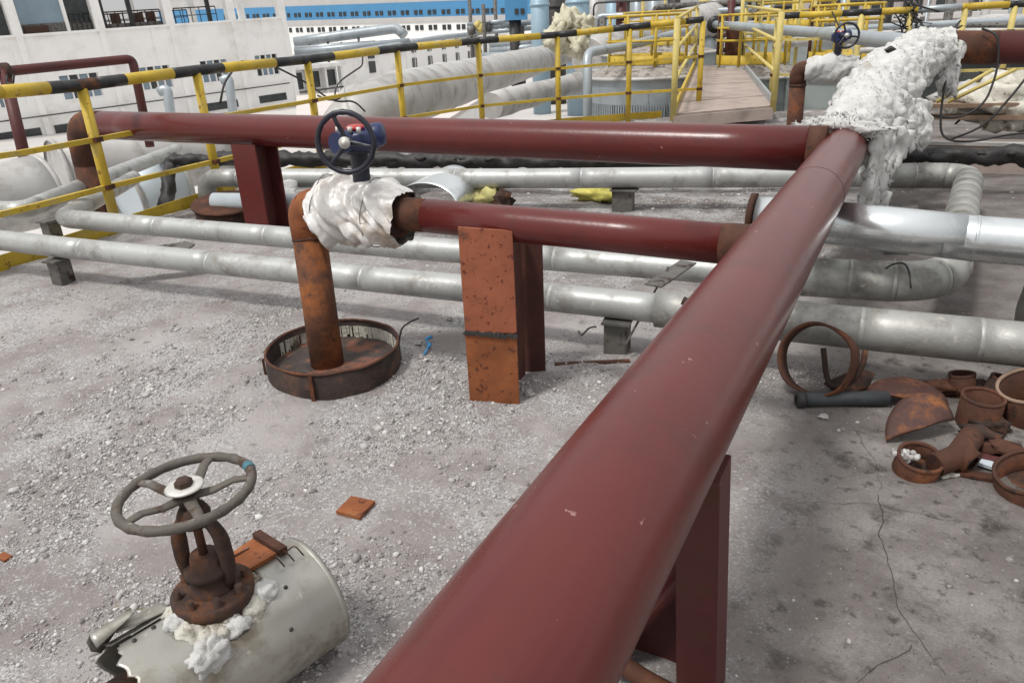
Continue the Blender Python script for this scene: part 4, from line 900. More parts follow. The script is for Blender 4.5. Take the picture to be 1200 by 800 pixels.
# small loose plates on the left floor
solo('rusty_plate', MB().slab([(-1.697, 1.698, 0.012), (-1.592, 1.705, 0.012), (-1.602, 1.811, 0.012), (-1.707, 1.800, 0.012)], (0, 0, 1), 0.014), m_rust_orange, 'small orange rusty plate lying alone on the gravel', 'scrap plate')
solo('rusty_bar', MB().bar((-1.481, 3.188, 0.020), (-1.136, 3.376, 0.020), 0.035, 0.02), m_rust, 'flat rusty bar lying beside the thick header', 'scrap metal')
solo('plastic_scrap', MB().slab([(-3.427, 2.118, 0.004), (-3.382, 2.204, 0.008), (-3.320, 2.190, 0.006), (-3.279, 2.148, 0.004), (-3.365, 2.112, 0.004)], (0, 0, 1), 0.004), m_plastic, 'small white plastic scrap lying on the gravel at left', 'litter')
solo('blue_wrapper', MB().tube(fillet([(-2.191, 3.029, 0.030), (-2.233, 3.152, 0.030), (-2.295, 3.194, 0.035), (-2.293, 3.262, 0.030)], 0.03), 0.009, 7).wob(0.012, 40), m_cyan, 'crumpled bright blue wrapper right of the rusty ring', 'litter')
solo('rust_chip', MB().bar((-2.646, 1.011, 0.010), (-2.594, 1.011, 0.010), 0.03, 0.01), m_rust_orange, 'rusty chip at the left edge of the gravel', 'scrap metal')
for k, (a, b) in enumerate((((-3.589, 7.225, 0.300), (-3.537, 7.459, 0.300)), ((-3.317, 7.290, 0.300), (-3.259, 7.523, 0.300)))):
    a = V(a); b = V(b)
    solo('angle_tab', MB().slab([a, b, b+Vector((0, 0, 0.10)), a+(b-a)*0.6+Vector((0, 0, 0.06))], (0, 1, 0), 0.02), m_rust_orange, ('left' if k == 0 else 'right')+' small orange rusty tab between the cross pipe and grey pipe', 'bracket')

# bits between the pipes behind
mh = thing('manhole_lid', 'rusty round manhole with tilted lid behind the maroon column', 'manhole', (-6.0, 5.05, 0))
part('rim', MB().lathe([(0.30, -0.02), (0.31, 0.16), (0.28, 0.165), (0.27, 0.0)], (-5.95, 5.15, 0), (0.1, -0.1, 1), 36), m_rust_dark, mh)
part('lid', MB().lathe([(0, 0.20), (0.30, 0.19), (0.33, 0.185), (0.33, 0.17), (0, 0.165)], (-5.95, 5.15, 0), (0.12, -0.12, 1), 36), m_rust, mh)
part('lid_handle', MB().tube(fillet([(-5.80, 5.15, 0.17), (-5.80, 5.15, 0.27), (-5.72, 5.15, 0.27), (-5.72, 5.15, 0.17)], 0.03), 0.012, 8), m_black, mh)
solo('white_rag', lumps((-5.75, 5.55, 0.20), (0.34, 0.18, 0.12), 1.7, 8, 0.7, 14), m_wool, 'crumpled white rag heaped behind the manhole lid', 'rag')
gs = MB(); c = V((-4.08, 6.05, 0.07))
for i in range(13):
    for k in range(25):
        v = i/12; an = R(-8+ 190*k/24)
        ww = 0.36*(1-0.15*v); gs.v.append(Vector((c.x+0.03+math.cos(an)*ww, c.y+0.55*(v-0.4)+0.05*math.sin(an), c.z+0.06+math.sin(an)*0.26*(0.75+0.3*v))))
for i in range(12):
    for k in range(24): gs.face((i*25+k, (i+1)*25+k, (i+1)*25+k+1, i*25+k+1), True)
gso = solo('bent_sheet', gs, m_silver, 'arched galvanised jacket shell standing behind the maroon branch pipe', 'sheet metal'); gso.modifiers.new('thickness', 'SOLIDIFY').thickness = 0.006
solo('foam_lump', lumps((-3.62, 6.35, 0.10), (0.20, 0.13, 0.12), 1.8, 21, 0.7, 14), m_yfoam, 'yellow foam lump with a burnt hole beside the arched sheet', 'insulation')
solo('burnt_foam', lumps((-3.45, 6.28, 0.10), (0.09, 0.10, 0.10), 2.4, 27, 0.9, 10), m_rust_dark, 'dark charred foam piece against the yellow foam lump', 'insulation')
solo('yellow_rag', lumps((-2.72, 6.98, 0.07), (0.24, 0.10, 0.085), 2.0, 41, 0.8, 12), mat('yellow_rag', (0.54, 0.49, 0.12), 0.8, vary=0.2, vscale=10, bump=(20, 0.6, 0.02)), 'yellow rag lying under the far grey pipe', 'rag')

# ledge and clutter at the right behind
led = thing('concrete_ledge', 'long pale ledge beam across the roof behind the black pipe at right', 'ledge', (1.2, 9.9, 0))
part('beam', MB().box((1.6, 9.75, 0.14), (4.2, 0.5, 0.30), Matrix.Rotation(R(2), 3, 'Z'), 0.01), m_plank, led)
part('cap_strip', MB().box((1.6, 9.52, 0.305), (4.3, 0.10, 0.035), Matrix.Rotation(R(2), 3, 'Z')), m_pale, led)
for k, (x, y, a, b_, c_) in enumerate(((0.95, 11.2, 0.5, 0.35, 0.22), (1.6, 11.0, 0.45, 0.4, 0.26), (1.25, 11.8, 0.6, 0.4, 0.34), (0.6, 11.7, 0.4, 0.3, 0.2), (2.1, 11.5, 0.4, 0.4, 0.25))):
    solo('insulation_bag', lumps((x, y, 0.45+c_*0.4), (a, b_, c_), 1.5, k*6.1, 0.75, 14), m_pale if k % 2 else m_wool_dirty, ('slumped pale bag nearest the wool, low behind the ledge', 'slumped pale bag in the middle of the ledge heap', 'tallest pale bag at the back of the ledge heap', 'small pale bag beside the planks under the red pipe', 'pale bag at the right end of the ledge heap')[k], 'bag', 'insulation bags behind the ledge')
for k, (z, l) in enumerate(((0.42, 1.5), (0.50, 0.9))):
    solo('wood_plank', MB().bar((0.15, 10.9-0.1*k, z+0.06*k), (0.15+l, 11.0, z+0.06*k), 0.22, 0.05), m_wood, ('lower' if k == 0 else 'upper')+' weathered wood plank lying under the red pipe by the bags', 'plank')
for k in range(2):
    solo('yellow_strut', MB().cyl((0.20+0.12*k, 10.6, 0.62), (0.72+0.22*k, 10.6, 0.98), 0.022, 10), m_yellow_pale, ('left' if k == 0 else 'right')+' slanting pale yellow tube beneath the red pipe', 'tube')
for pts, lab in (([(0.46, 9.2, 1.45), (0.60, 9.12, 1.40), (0.66, 9.10, 1.1), (0.60, 9.0, 0.75), (0.38, 8.9, 0.62), (0.12, 8.9, 0.66)], 'black cable looping down from the red pipe to the wool'),
                 ([(0.22, 9.1, 1.10), (0.22, 8.95, 0.7), (0.26, 8.7, 0.45), (0.5, 8.5, 0.45), (0.9, 8.6, 0.55), (1.6, 8.6, 0.5)], 'black cable hanging beside the wool and trailing right'),
                 ([(1.05, 9.15, 1.30), (0.85, 9.0, 0.9), (0.62, 8.9, 0.55), (0.35, 8.9, 0.42)], 'black cable slanting down across the gap under the red pipe'),
                 ([(0.0, 8.4, 0.36), (0.35, 8.2, 0.34), (0.62, 8.3, 0.36), (1.2, 8.2, 0.52)], 'thin black cable sagging in front of the ledge')):
    solo('cable', MB().tube(fillet(pts, 0.2, 6), 0.011, 8), m_rubber, lab, 'cable')

# ================================================================== RAILINGS
def railing(name, label, posts, sections, mids, kick=None, r=0.05, pm=m_yellow, midm=m_yellow, skip=False):
    """posts = [(x, y, z_top)], sections = [(point, point, 'y'/'b')]"""
    t = thing(name, label, 'railing', (posts[0][0], posts[0][1], 0))
    for (x, y, z) in (posts[:1]+posts[2:] if skip else posts):
        p = part('post', MB().tube([(x, y, -0.15), (x, y, z-0.02)], r*0.95, 14), pm, t)
        for fz_ in mids:
            part('bracket', MB().box((x, y, z*fz_), (r*2.05, r*2.05, 0.045), Matrix.Rotation(0.3, 3, 'Z')), m_rust, p)
    for a, b, c in sections: part('rail_section', MB().tube([a, b], r*1.08, 16), {'y': m_yellow, 'b': m_black, 'r': m_rust_dark, 'g': m_bluegrey, 'p': m_yellow_pale}[c], t)
    for fz_ in mids:
        for (a, b) in zip(posts, posts[1:]):
            part('mid_rail', MB().bar((a[0], a[1], a[2]*fz_), (b[0], b[1], b[2]*fz_), 0.05, 0.045), midm, t)
    return t
P0, P1, P2, P3, P4 = (-6.57, 3.66, 1.346), (-6.74, 4.47, 1.335), (-6.82, 5.84, 1.375), (-6.98, 7.74, 1.388), (-6.98, 9.7, 1.441)
P5, P6, P7, P8 = (-6.535, 11.350, 1.480), (-5.651, 12.550, 1.510), (-4.629, 13.350, 1.579), (-3.494, 13.900, 1.649)
posts = [(-6.42, 2.75, 1.40), P0, P1, P2, P3, P4, P5, P6, P7, P8]
# top rail as painted bands: fractions (in photo order) along each span
def band_points(span, cuts):
    a, b = V(span[0]), V(span[1]); return [a.lerp(b, c) for c in cuts]
seq = []; col_ = 'y'
def addspan(a, b, cuts, cols):
    pts = band_points((a, b), [0]+cuts+[1])
    for i, c in enumerate(cols): seq.append((pts[i], pts[i+1], c))
addspan(posts[0], P0, [0.5], 'by')
addspan(P0, P1, [0.55, 0.93], 'ybr')
addspan(P1, P2, [0.12, 0.34, 0.76], 'rbyb')
addspan(P2, P3, [0.20, 0.66, 0.92], 'bybb')
addspan(P3, P4, [0.25, 0.75], 'byb')
addspan(P4, P5, [0.22, 0.76], 'byb')
addspan(P5, P6, [0.24, 0.77], 'byb')
addspan(P6, P7, [0.26, 0.76], 'byb')
addspan(P7, P8, [0.28, 0.76], 'byb')
rl = railing('edge_railing', 'yellow railing with black banded top rail curving along the left roof edge', posts, seq, (0.64, 0.31), skip=True)
kp_ = [(-6.36, 2.4), (-6.44, 3.0), (-6.54, 3.7), (-6.74, 4.75), (-6.90, 5.6), (-7.07, 7.0), (-7.12, 8.4), (-6.97, 9.9), (-6.47, 11.4), (-5.62, 12.7), (-4.57, 13.72), (-4.2, 14.0)]
for a, b in zip(kp_, kp_[1:]): part('kick_plate', MB().bar((*a, 0.04), (*b, 0.04), 0.012, 0.15), m_yellow, rl)

# right-hand railing
Q = [(-2.428, 14.985, 1.649), (-1.063, 14.981, 1.644), (-0.317, 15.141, 1.649), (0.479, 15.332, 1.664), (1.176, 15.466, 1.668), (1.994, 15.667, 1.679)]
sec = []
def addq(a, b, cuts, cols):
    pts = band_points((a, b), [0]+cuts+[1])
    for i, c in enumerate(cols): sec.append((pts[i], pts[i+1], c))
addq(Q[0], Q[1], [0.27, 0.78], 'byb'); addq(Q[1], Q[2], [0.40], 'by'); addq(Q[2], Q[3], [0.12, 0.92], 'ygy'); addq(Q[3], Q[4], [0.88], 'yb'); addq(Q[4], Q[5], [0.6], 'by')
rl2 = railing('edge_railing', 'pale yellow and black railing along the far roof edge at right', [tuple(q) for q in Q], sec, (0.76, 0.4), r=0.05, pm=m_yellow_pale, midm=m_yellow_pale)
part('kick_plate', MB().bar((Q[3][0], Q[3][1], 0.35), (Q[5][0], Q[5][1], 0.35), 0.02, 0.25), m_yellow, rl2)
tg = MB()
for k in range(34):
    c = V(Q[2])+Vector((random.gauss(0, 0.06), random.gauss(0, 0.05), random.gauss(-0.05, 0.12))); tg.tube([c, c+Vector((random.gauss(0, 0.12), random.gauss(0, 0.05), random.gauss(-0.05, 0.1))), c+Vector((random.gauss(0, 0.15), 0, random.gauss(-0.15, 0.15)))], 0.012, 6)
solo('tangled_wire', tg, m_rubber, 'tangle of black wire tied to the far right railing post', 'wire')

# walkway to the next tank ---------------------------------------------------
wa, wb, wc_, wd_ = V((-3.484, 12.260, 0.255)), V((-2.103, 13.274, 0.294)), V((-4.342, 21.772, 0.458)), V((-5.487, 21.177, 0.512))
wk = thing('walkway', 'dusty panelled walkway bridging from the roof to the next tanks', 'walkway', wa)
cutsw = [0, 0.17, 0.47, 0.70, 0.86, 1.0]
for i in range(5):
    f0, f1 = cutsw[i]+0.004, cutsw[i+1]-0.004
    part('deck_panel', MB().slab([wa.lerp(wd_, f0), wb.lerp(wc_, f0), wb.lerp(wc_, f1), wa.lerp(wd_, f1)], (0, 0, -1), 0.06+0.01*(i % 2)), m_plank, wk)
part('edge_beam', MB().bar(wa+Vector((0, -0.03, -0.12)), wb+Vector((0, -0.03, -0.12)), 0.05, 0.18), m_plank, wk)
for a, b, m__ in ((wa, wd_, m_yellow), (wb, wc_, m_bluegrey)):
    part('side_channel', MB().bar(a+Vector((0, 0, 0.02)), b+Vector((0, 0, 0.02)), 0.05, 0.20), m__, wk)
wrl = thing('walkway_railing', 'pale yellow handrails on both sides of the walkway', 'railing', wa)
for a, b in ((wa, wd_), (wb, wc_)):
    for f0 in (0.0, 1.0):
        p = a.lerp(b, f0); part('post', MB().tube([p+Vector((0, 0, -0.1)), p+Vector((0, 0, 1.42))], 0.05, 12), m_yellow_pale, wrl)
    for hz in (1.42, 0.98, 0.52): part('rail', MB().tube([a+Vector((0, 0, hz)), b+Vector((0, 0, hz*1.03))], 0.032, 10), m_yellow_pale, wrl)

# ================================================================== NEIGHBOUR TANKS
m_coneroof = mat('dusty_tank_roof', (0.30, 0.275, 0.25), 0.85, vary=0.25, vscale=3, spots=((0.13, 0.11, 0.095), 5, 0.56, 0.08, 0.9), bump=(20, 0.4, 0.02))
def tank(label, c, r, m, rail=True, rr=0.62, cone=0.32, seg=56, ribs=True):
    c = V(c); t = thing('storage_tank', label, 'tank', (c.x, c.y, -3.98), None)
    part('tank_wall', MB().lathe([(r, -3.98-0.0), (r, c.z-0.62)], (c.x, c.y, 0), (0, 0, 1), seg), m, t)
    part('tank_wall', MB().lathe([(r*1.003, c.z-0.62), (r*1.003, c.z)], (c.x, c.y, 0), (0, 0, 1), seg), m, t)
    if ribs:
        mb = MB()
        for k in range(150):
            an = 2*math.pi*k/150; d = Vector((math.cos(an), math.sin(an), 0)); mb.box((c.x+d.x*(r+0.02), c.y+d.y*(r+0.02), c.z-1.05), (0.05, r*0.022, 0.85), Matrix.Rotation(an, 3, 'Z'))
        part('corrugated_band', mb, m, t)['kind'] = 'stuff'
    part('rim', MB().lathe([(r, c.z-0.05), (r*1.06, c.z-0.03), (r*1.06, c.z+0.02), (r*0.98, c.z+0.04)], (c.x, c.y, 0), (0, 0, 1), seg), m_pale, t)
    part('cone_roof', MB().lathe([(r*0.99, c.z+0.03), (r*0.66, c.z+cone*0.75), (r*0.62, c.z+cone), (0, c.z+cone*1.1)], (c.x, c.y, 0), (0, 0, 1), seg), m_coneroof, t)
    if rail:
        rr_2 = r*0.64; zt = c.z+cone
        rt_ = thing('tank_railing', 'yellow ring railing on top of the '+label.split(' tank')[0]+' tank', 'railing', (c.x, c.y, zt))
        part('kick_plate', MB().lathe([(rr_2, zt-0.02), (rr_2, zt+0.20), (rr_2-0.012, zt+0.20), (rr_2-0.012, zt-0.02)], (c.x, c.y, 0), (0, 0, 1), seg), m_yellow, rt_)
        for h in (0.55, 0.85, 1.15):
            part('rail', MB().tube([Vector((c.x+rr_2*math.cos(a), c.y+rr_2*math.sin(a), zt+h)) for a in [2*math.pi*k/40 for k in range(40)]], 0.03, 8, closed=True), m_yellow, rt_)
        for k in range(9):
            a = 2*math.pi*k/9+0.35; p = Vector((c.x+rr_2*math.cos(a), c.y+rr_2*math.sin(a), zt)); part('post', MB().tube([p-Vector((0, 0, 0.1)), p+Vector((0, 0, 1.17))], 0.038, 10), m_rust if k == 4 else m_yellow, rt_)
    return t
tank('blue grey tank with ribbed wall left of the walkway', (-6.616, 20.479, 0.333), 1.62, m_bluegrey)
tank('farther pale tank behind the blue grey tank', (-9.275, 30.242, 0.519), 2.2, m_palegreen, ribs=False)
tank('grey green tank right of the walkway', (-3.998, 21.242, 0.251), 1.42, m_palegreen, ribs=False)
tank('small grey green tank behind the far wool wrapped valve', (-1.660, 19.467, 0.345), 1.15, m_palegreen, ribs=False)
tank('far tank with yellow rails behind the blue grey pipe', (-4.859, 34.080, 0.954), 2.3, m_palegreen, ribs=False)
tank('dark tank wall behind the red pipe at right', (1.776, 20.871, 0.677), 2.1, m_darkgreen, rail=False, ribs=False)

# ================================================================== DUCTS AND DRUMS beyond the edge
def duct(label, path, rad, m, amp, seed, name='insulated_duct', seg=36):
    path = along(path, 0.5); n = len(path)
    return solo(name, MB().tube(path, [rad[0]+(rad[1]-rad[0])*k/(n-1) for k in range(n)], seg, disp=lambda q, a, u: amp*(fract(q+Vector((seed, 0, 0)), 0.9, 3)+0.35*fract(q, 4, 2))), m, label, 'duct')
duct('big pale insulated duct rising behind the railing at centre', [(-8.648, 10.019, -0.125), (-8.485, 10.613, 0.412), (-8.674, 12.037, 0.504), (-10.635, 18.361, 0.457), (-15.430, 32.987, 0.322), (-16.911, 39.656, 0.451)], (0.50, 0.56), m_pale, 0.03, 1)
duct('second pale duct lying below the big one', [(-8.682, 15.500, 0.011), (-8.949, 19.085, 0.062), (-9.322, 23.808, 0.033)], (0.30, 0.30), m_pale, 0.04, 5)
duct('pale duct crossing behind the blue grey tank', [(-12.071, 29.878, 0.343), (-11.418, 35.553, 1.138), (-9.767, 41.638, 1.658)], (0.8, 0.8), m_pale, 0.05, 9)
def drum(label, a, b, r, m):
    a = V(a); b = V(b); d = (b-a); t = thing('insulated_drum', label, 'drum', (a.x, a.y, a.z-r))
    part('shell', MB().tube(along([a, b], 0.3), r, 40, disp=lambda q, an, u: 0.03*fract(q, 2, 3)), m, t)
    part('end_band', MB().lathe([(r*0.99, -0.04), (r*1.04, -0.03), (r*1.04, 0.03), (r*0.99, 0.04)], b, d, 40), m_pale, t)
    part('end_band', MB().lathe([(r*0.99, -0.04), (r*1.04, -0.03), (r*1.04, 0.03), (r*0.99, 0.04)], a, d, 40), m_pale, t)
    return t
drum('pale insulated drum at the left edge below the railing', (-11.960, 5.481, -0.437), (-11.836, 6.822, -0.356), 0.52, m_pale)
drum('long pale insulated drum behind the rusty down pipe', (-13.685, 8.234, -0.473), (-12.776, 11.207, -0.451), 0.62, m_pale)
drum('pale blue drum under the black lagged pipe', (-9.551, 6.603, -0.304), (-9.440, 7.321, -0.221), 0.42, m_tank_blue)
for (x, y, d, h, lab) in ((192, 112, 38, 1, 'left grey goose neck vent in the yard'), (268, 100, 40, 1, 'right grey goose neck vent in the yard')):
    pass
for a, b, c, lab in (((-34.632, 27.065, -0.623), (-34.269, 27.330, -0.480), (-33.858, 26.658, -2.341), 'left grey goose neck vent in front of the white building'), ((-33.549, 30.242, -0.373), (-33.215, 30.517, -0.178), (-32.722, 29.780, -2.266), 'right grey goose neck vent in front of the white building')):
    solo('vent_pipe', MB().tube(fillet([a, b, (c[0], c[1], -3.95)], 0.5, 8), 0.24, 20), m_bluegrey, lab, 'vent pipe')
# maroon pipe frame behind the railing, far left
mf = thing('goalpost_pipe', 'thin maroon goalpost pipe standing behind the left railing', 'pipe', (-12.137, 6.794, -0.075))
fa, fb, fc, fd_, fe = (-12.597, 6.588, 1.297), (-12.436, 7.075, 1.359), (-12.345, 9.257, 1.430), (-12.023, 8.977, -0.030), (-11.888, 6.684, -0.071)
part('top_pipe', MB().tube(fillet([fa, fb, fc, fd_], 0.12, 6), 0.075, 20), m_red_dull, mf)
part('leg', MB().tube([fb, fe], 0.085, 20), m_red_dull, mf)
part('flange', MB().lathe([(0.05, -0.04), (0.13, -0.04), (0.13, 0.04), (0.05, 0.04)], (-12.413, 7.087, 1.358), V(fc)-V(fb), 20), m_rust_dark, mf)
part('hook', MB().tube(fillet([(-12.284, 7.012, 1.313), (-12.265, 6.965, 1.194), (-12.183, 7.002, 1.178), (-12.192, 7.059, 1.309)], 0.1, 5), 0.02, 8), m_black, mf)
for pts, lab in (([(-7.518, 6.701, 0.947), (-7.518, 6.811, 1.174), (-7.591, 7.096, 1.334)], 'thin black cable rising to the railing by the second post'),
                 ([(-7.691, 7.321, 1.403), (-7.748, 7.773, 1.380), (-7.720, 8.497, 1.057), (-7.428, 8.645, 0.778), (-7.295, 8.961, 0.771), (-7.194, 9.060, 0.606)], 'thin black cable hanging from the railing across the pale duct'),
                 ([(-8.765, 11.144, 1.317), (-8.738, 11.079, 1.152), (-8.709, 10.379, 0.948), (-8.402, 9.882, 0.852), (-8.388, 9.810, 0.687)], 'thin wire hanging behind the third railing post'),
                 ([(-7.925, 8.903, 0.848), (-7.768, 8.951, 0.771), (-7.625, 9.037, 0.787), (-7.592, 9.088, 0.855)], 'twisted wire tied on the railing above the wheel')):
    solo('cable', MB().tube(fillet(pts, 0.3, 5), 0.014, 6), m_rubber, lab, 'cable')
# wrapped bundle and grey elbow pipe near the tanks
bn_ = thing('wrapped_valve', 'pale crinkled sheet bundle tied round a valve behind the railing', 'valve', (-9.396, 21.572, 0.601))
for k, (x, y, rr3) in enumerate(((664, 28, 0.42), (655, 44, 0.40), (676, 52, 0.36), (684, 30, 0.28))):
    q = {0: (-9.592, 21.994, 1.699), 1: (-9.735, 21.741, 1.335), 2: (-9.233, 21.913, 1.127), 3: (-9.090, 22.233, 1.630)}[k]
    part('sheet_bundle', lumps(q, rr3, 2.2, k*8.8, 0.6, 14), mat('cream_sheet', (0.60, 0.57, 0.43), 0.6, vary=0.15, vscale=3, bump=(6, 0.8, 0.1)) if k == 0 else bpy.data.materials['cream_sheet'], bn_)
solo('elbow_pipe', MB().tube(fillet([(-6.824, 16.832, -0.597), (-7.101, 17.469, 1.038), (-6.821, 19.504, 1.104), (-6.382, 26.090, 1.463)], 0.25, 6), 0.11, 16), m_bluegrey, 'grey pipe bending from vertical towards the tanks', 'pipe')

# ================================================================== BUILDINGS
# white building at left: a frame of storeys seen at an angle
fp0, fp1 = V((-55.483, 31.677, 1.650)), V((-49.254, 52.339, 1.645))
ex = Vector((fp1.x-fp0.x, fp1.y-fp0.y, 0)).normalized(); nx = Vector((ex.y, -ex.x, 0)); nx = nx if nx.dot(-fp0) > 0 else -nx
tilt = R(2.1)
def FB(s, z, d=0.0):   # point on the facade: along, up, outwards
    zz_ = 1.65+(z-1.65)*math.cos(tilt)+s*math.sin(tilt); ss = s*math.cos(tilt)-(z-1.65)*math.sin(tilt)
    return Vector((fp0.x, fp0.y, 0))+ex*ss+nx*d+Vector((0, 0, zz_))
def fbox(mb, s0, s1, z0, z1, d0, d1):
    b0 = len(mb.v)
    for s_ in (s0, s1):
        for z in (z0, z1):
            for d in (d0, d1): mb.v.append(FB(s_, z, d))
    for q in ((0, 1, 3, 2), (4, 6, 7, 5), (0, 4, 5, 1), (2, 3, 7, 6), (0, 2, 6, 4), (1, 5, 7, 3)): mb.face([b0+k for k in q])
    return mb
wb_ = thing('white_building', 'white rendered factory building with open upper bays at the left', 'building', (fp0.x, fp0.y, -4))
WINS = [(-2.2, -0.6), (2.95, 5.8), (8.6, 11.1), (13.4, 15.9), (18.2, 20.5)]
colx = [-3.9, 1.35, 6.75, 11.9, 17.0, 21.6]
# wall in strips round the window row
z_sill, z_wt, z_wb, zb = 2.42, -0.20, -2.0, -4.4
mbw = MB(); fbox(mbw, -14, 21.9, z_wt, z_sill, -0.35, 0.0); fbox(mbw, -14, 21.9, zb, z_wb, -0.35, 0.0)
xs2 = [-14]+[v for w2 in WINS for v in w2]+[21.9]
for a, b in zip(xs2[0::2], xs2[1::2]): fbox(mbw, a, b, z_wb, z_wt, -0.35, 0.0)
part('wall', mbw, m_white, wb_, fixn=True)
part('sill_band', fbox(MB(), -14, 21.9, z_sill, z_sill+0.16, -0.3, 0.14), m_white, wb_, fixn=True)
part('floor_slab', fbox(MB(), -14, 21.9, z_sill-0.25, z_sill-0.02, -7.5, -0.36), m_white, wb_, fixn=True)
part('end_wall', fbox(MB(), 21.55, 21.9, zb, z_sill, -7.5, -0.36), m_white, wb_, fixn=True)
part('roof_slab', fbox(MB(), -14, 22.2, 7.6, 8.1, -7.8, 0.4), m_white, wb_, fixn=True)
for i, s_ in enumerate(colx):
    part('column', fbox(MB(), s_-0.32, s_+0.32, z_sill+0.16, 7.6, -0.5, 0.1), m_white, wb_, fixn=True)
    part('pilaster', fbox(MB(), s_-0.20, s_+0.20, zb, z_sill, 0.0, 0.24), m_white, wb_, fixn=True)
    part('rear_column', fbox(MB(), s_-0.25, s_+0.25, z_sill, 7.6, -7.4, -6.9), m_white, wb_, fixn=True)
for (a, b) in WINS:
    f = part('window', fbox(fbox(fbox(fbox(MB(), a, b, z_wt-0.09, z_wt, -0.25, 0.03), a, b, z_wb, z_wb+0.09, -0.25, 0.03), a, a+0.09, z_wb+0.09, z_wt-0.09, -0.25, 0.03), b-0.09, b, z_wb+0.09, z_wt-0.09, -0.25, 0.03), m_white2, wb_, fixn=True)
    n4 = 4; w4 = (b-a-0.18)/n4
    for k in range(n4):
        x0 = a+0.09+k*w4
        part('pane', fbox(MB(), x0+0.05, x0+w4-0.05, z_wb+0.1, (z_wb+z_wt)/2-0.03, -0.2, -0.16), m_glass if (k+int(a)) % 3 else m_darkwin, f, fixn=True)
        part('pane', fbox(MB(), x0+0.05, x0+w4-0.05, (z_wb+z_wt)/2+0.03, z_wt-0.1, -0.2, -0.16), m_darkwin if (k+int(a)) % 2 else m_glass, f, fixn=True)
        part('mullion', fbox(MB(), x0-0.04, x0+0.04, z_wb+0.09, z_wt-0.09, -0.21, 0.0), m_white2, f, fixn=True)
    part('transom', fbox(MB(), a+0.09, b-0.09, (z_wb+z_wt)/2-0.03, (z_wb+z_wt)/2+0.03, -0.22, -0.02), m_white2, f, fixn=True)
# plinth openings and a pipe along the base
for (a, b) in ((-3.6, 0.9), (1.8, 6.2), (13.2, 16.0), (18.0, 20.6)):
    part('plinth_opening', fbox(MB(), a, b, -4.1, -3.5, 0.0, 0.05), m_darkwin, wb_, fixn=True)
part('base_pipe', MB().tube([FB(-6, -2.75, 0.3), FB(21, -2.75, 0.3)], 0.05, 10), m_stand, wb_)
# upper bays: glazed in the first two, open with balcony rails beyond
def bay_glass(a, b, m__): return part('window', fbox(MB(), a, b, z_sill+0.16, 7.6, -0.42, -0.36), m__, wb_, fixn=True)
bay_glass(-3.55, 1.0, m_darkwin); bay_glass(1.7, 4.6, m_glass)
part('mullion', fbox(MB(), 4.6, 4.85, z_sill+0.16, 7.6, -0.45, -0.28), m_white, wb_, fixn=True)
bay_glass(4.85, 6.4, m_darkwin); part('dado', fbox(MB(), 1.7, 6.4, z_sill+0.16, z_sill+0.75, -0.35, -0.30), m_stand, wb_, fixn=True)
part('machine_box', fbox(MB(), 1.9, 3.4, z_sill+0.18, z_sill+0.62, -0.29, -0.12), m_rust_dark, wb_, fixn=True)
def bal(a, b, d, n, m__):
    mb = MB(); z0 = z_sill+0.2; z1 = z_sill+1.25
    mb.tube([FB(a, z1, d), FB(b, z1, d)], 0.045, 6); mb.tube([FB(a, z0+0.5, d), FB(b, z0+0.5, d)], 0.03, 6)
    for k in range(n+1): s_ = a+(b-a)*k/n; mb.tube([FB(s_, z0-0.1, d), FB(s_, z1, d)], 0.035, 6)
    return part('balcony_rail', mb, m__, wb_)
bal(5.0, 6.3, -0.2, 4, m_black); bal(7.1, 11.5, -0.5, 8, m_rust_dark); bal(7.1, 11.5, -6.8, 9, m_rust_dark); bal(12.6, 16.0, -0.5, 5, m_black); bal(12.4, 16.4, -6.8, 7, m_black)
part('dark_curb', fbox(MB(), 7.1, 11.55, z_sill+0.16, z_sill+0.45, -1.2, -0.5), m_stand, wb_, fixn=True)
part('mullion', fbox(MB(), 9.1, 9.4, z_sill+0.16, 7.6, -0.5, -0.3), m_black, wb_, fixn=True)
part('mullion', fbox(MB(), 15.2, 15.5, z_sill+0.16, 7.6, -0.5, -0.3), m_black, wb_, fixn=True)
part('mullion', fbox(MB(), 7.1, 7.4, z_sill+0.16, 7.6, -0.5, -0.3), m_black, wb_, fixn=True)
for s_ in (9.7, 10.6, 8.0): part('machine_box', fbox(MB(), s_, s_+0.55, z_sill+0.45, z_sill+1.1, -1.1, -0.6), m_rust_dark, wb_, fixn=True)

# blue factory hall far away
qa, qb = V((-180.854, 167.831, 2.352)), V((-73.688, 157.915, 2.193))
ef = Vector((qb.x-qa.x, qb.y-qa.y, 0)); Lf = ef.length; ef.normalize(); nf_ = Vector((ef.y, -ef.x, 0)); nf_ = nf_ if nf_.dot(-qa) > 0 else -nf_
bh = thing('blue_factory_hall', 'long blue clad factory hall with paired windows in the far background', 'building', (qa.x, qa.y, -4))
zA = [(10.2, 6.5, 4.0), (5.6, 3.4, 2.1)]
def hbox(mb, s0, s1, z0a, z0b, z1a, z1b, d0, d1):
    b0 = len(mb.v)
    for s_, zl, zh in ((s0, z0a, z1a), (s1, z0b, z1b)):
        for z in (zl, zh):
            for d in (d0, d1): mb.v.append(Vector((qa.x, qa.y, 0))+ef*s_+nf_*d+Vector((0, 0, z)))
    for q in ((0, 1, 3, 2), (4, 6, 7, 5), (0, 4, 5, 1), (2, 3, 7, 6), (0, 2, 6, 4), (1, 5, 7, 3)): mb.face([b0+k for k in q])
    return mb
zt0, zm0, zs0 = 11.5, 7.0, 6.2
part('blue_wall', hbox(MB(), -30, Lf, 7.2, 4.2, 10.9, 7.3, -20, 0), m_bluewall, bh, fixn=True)
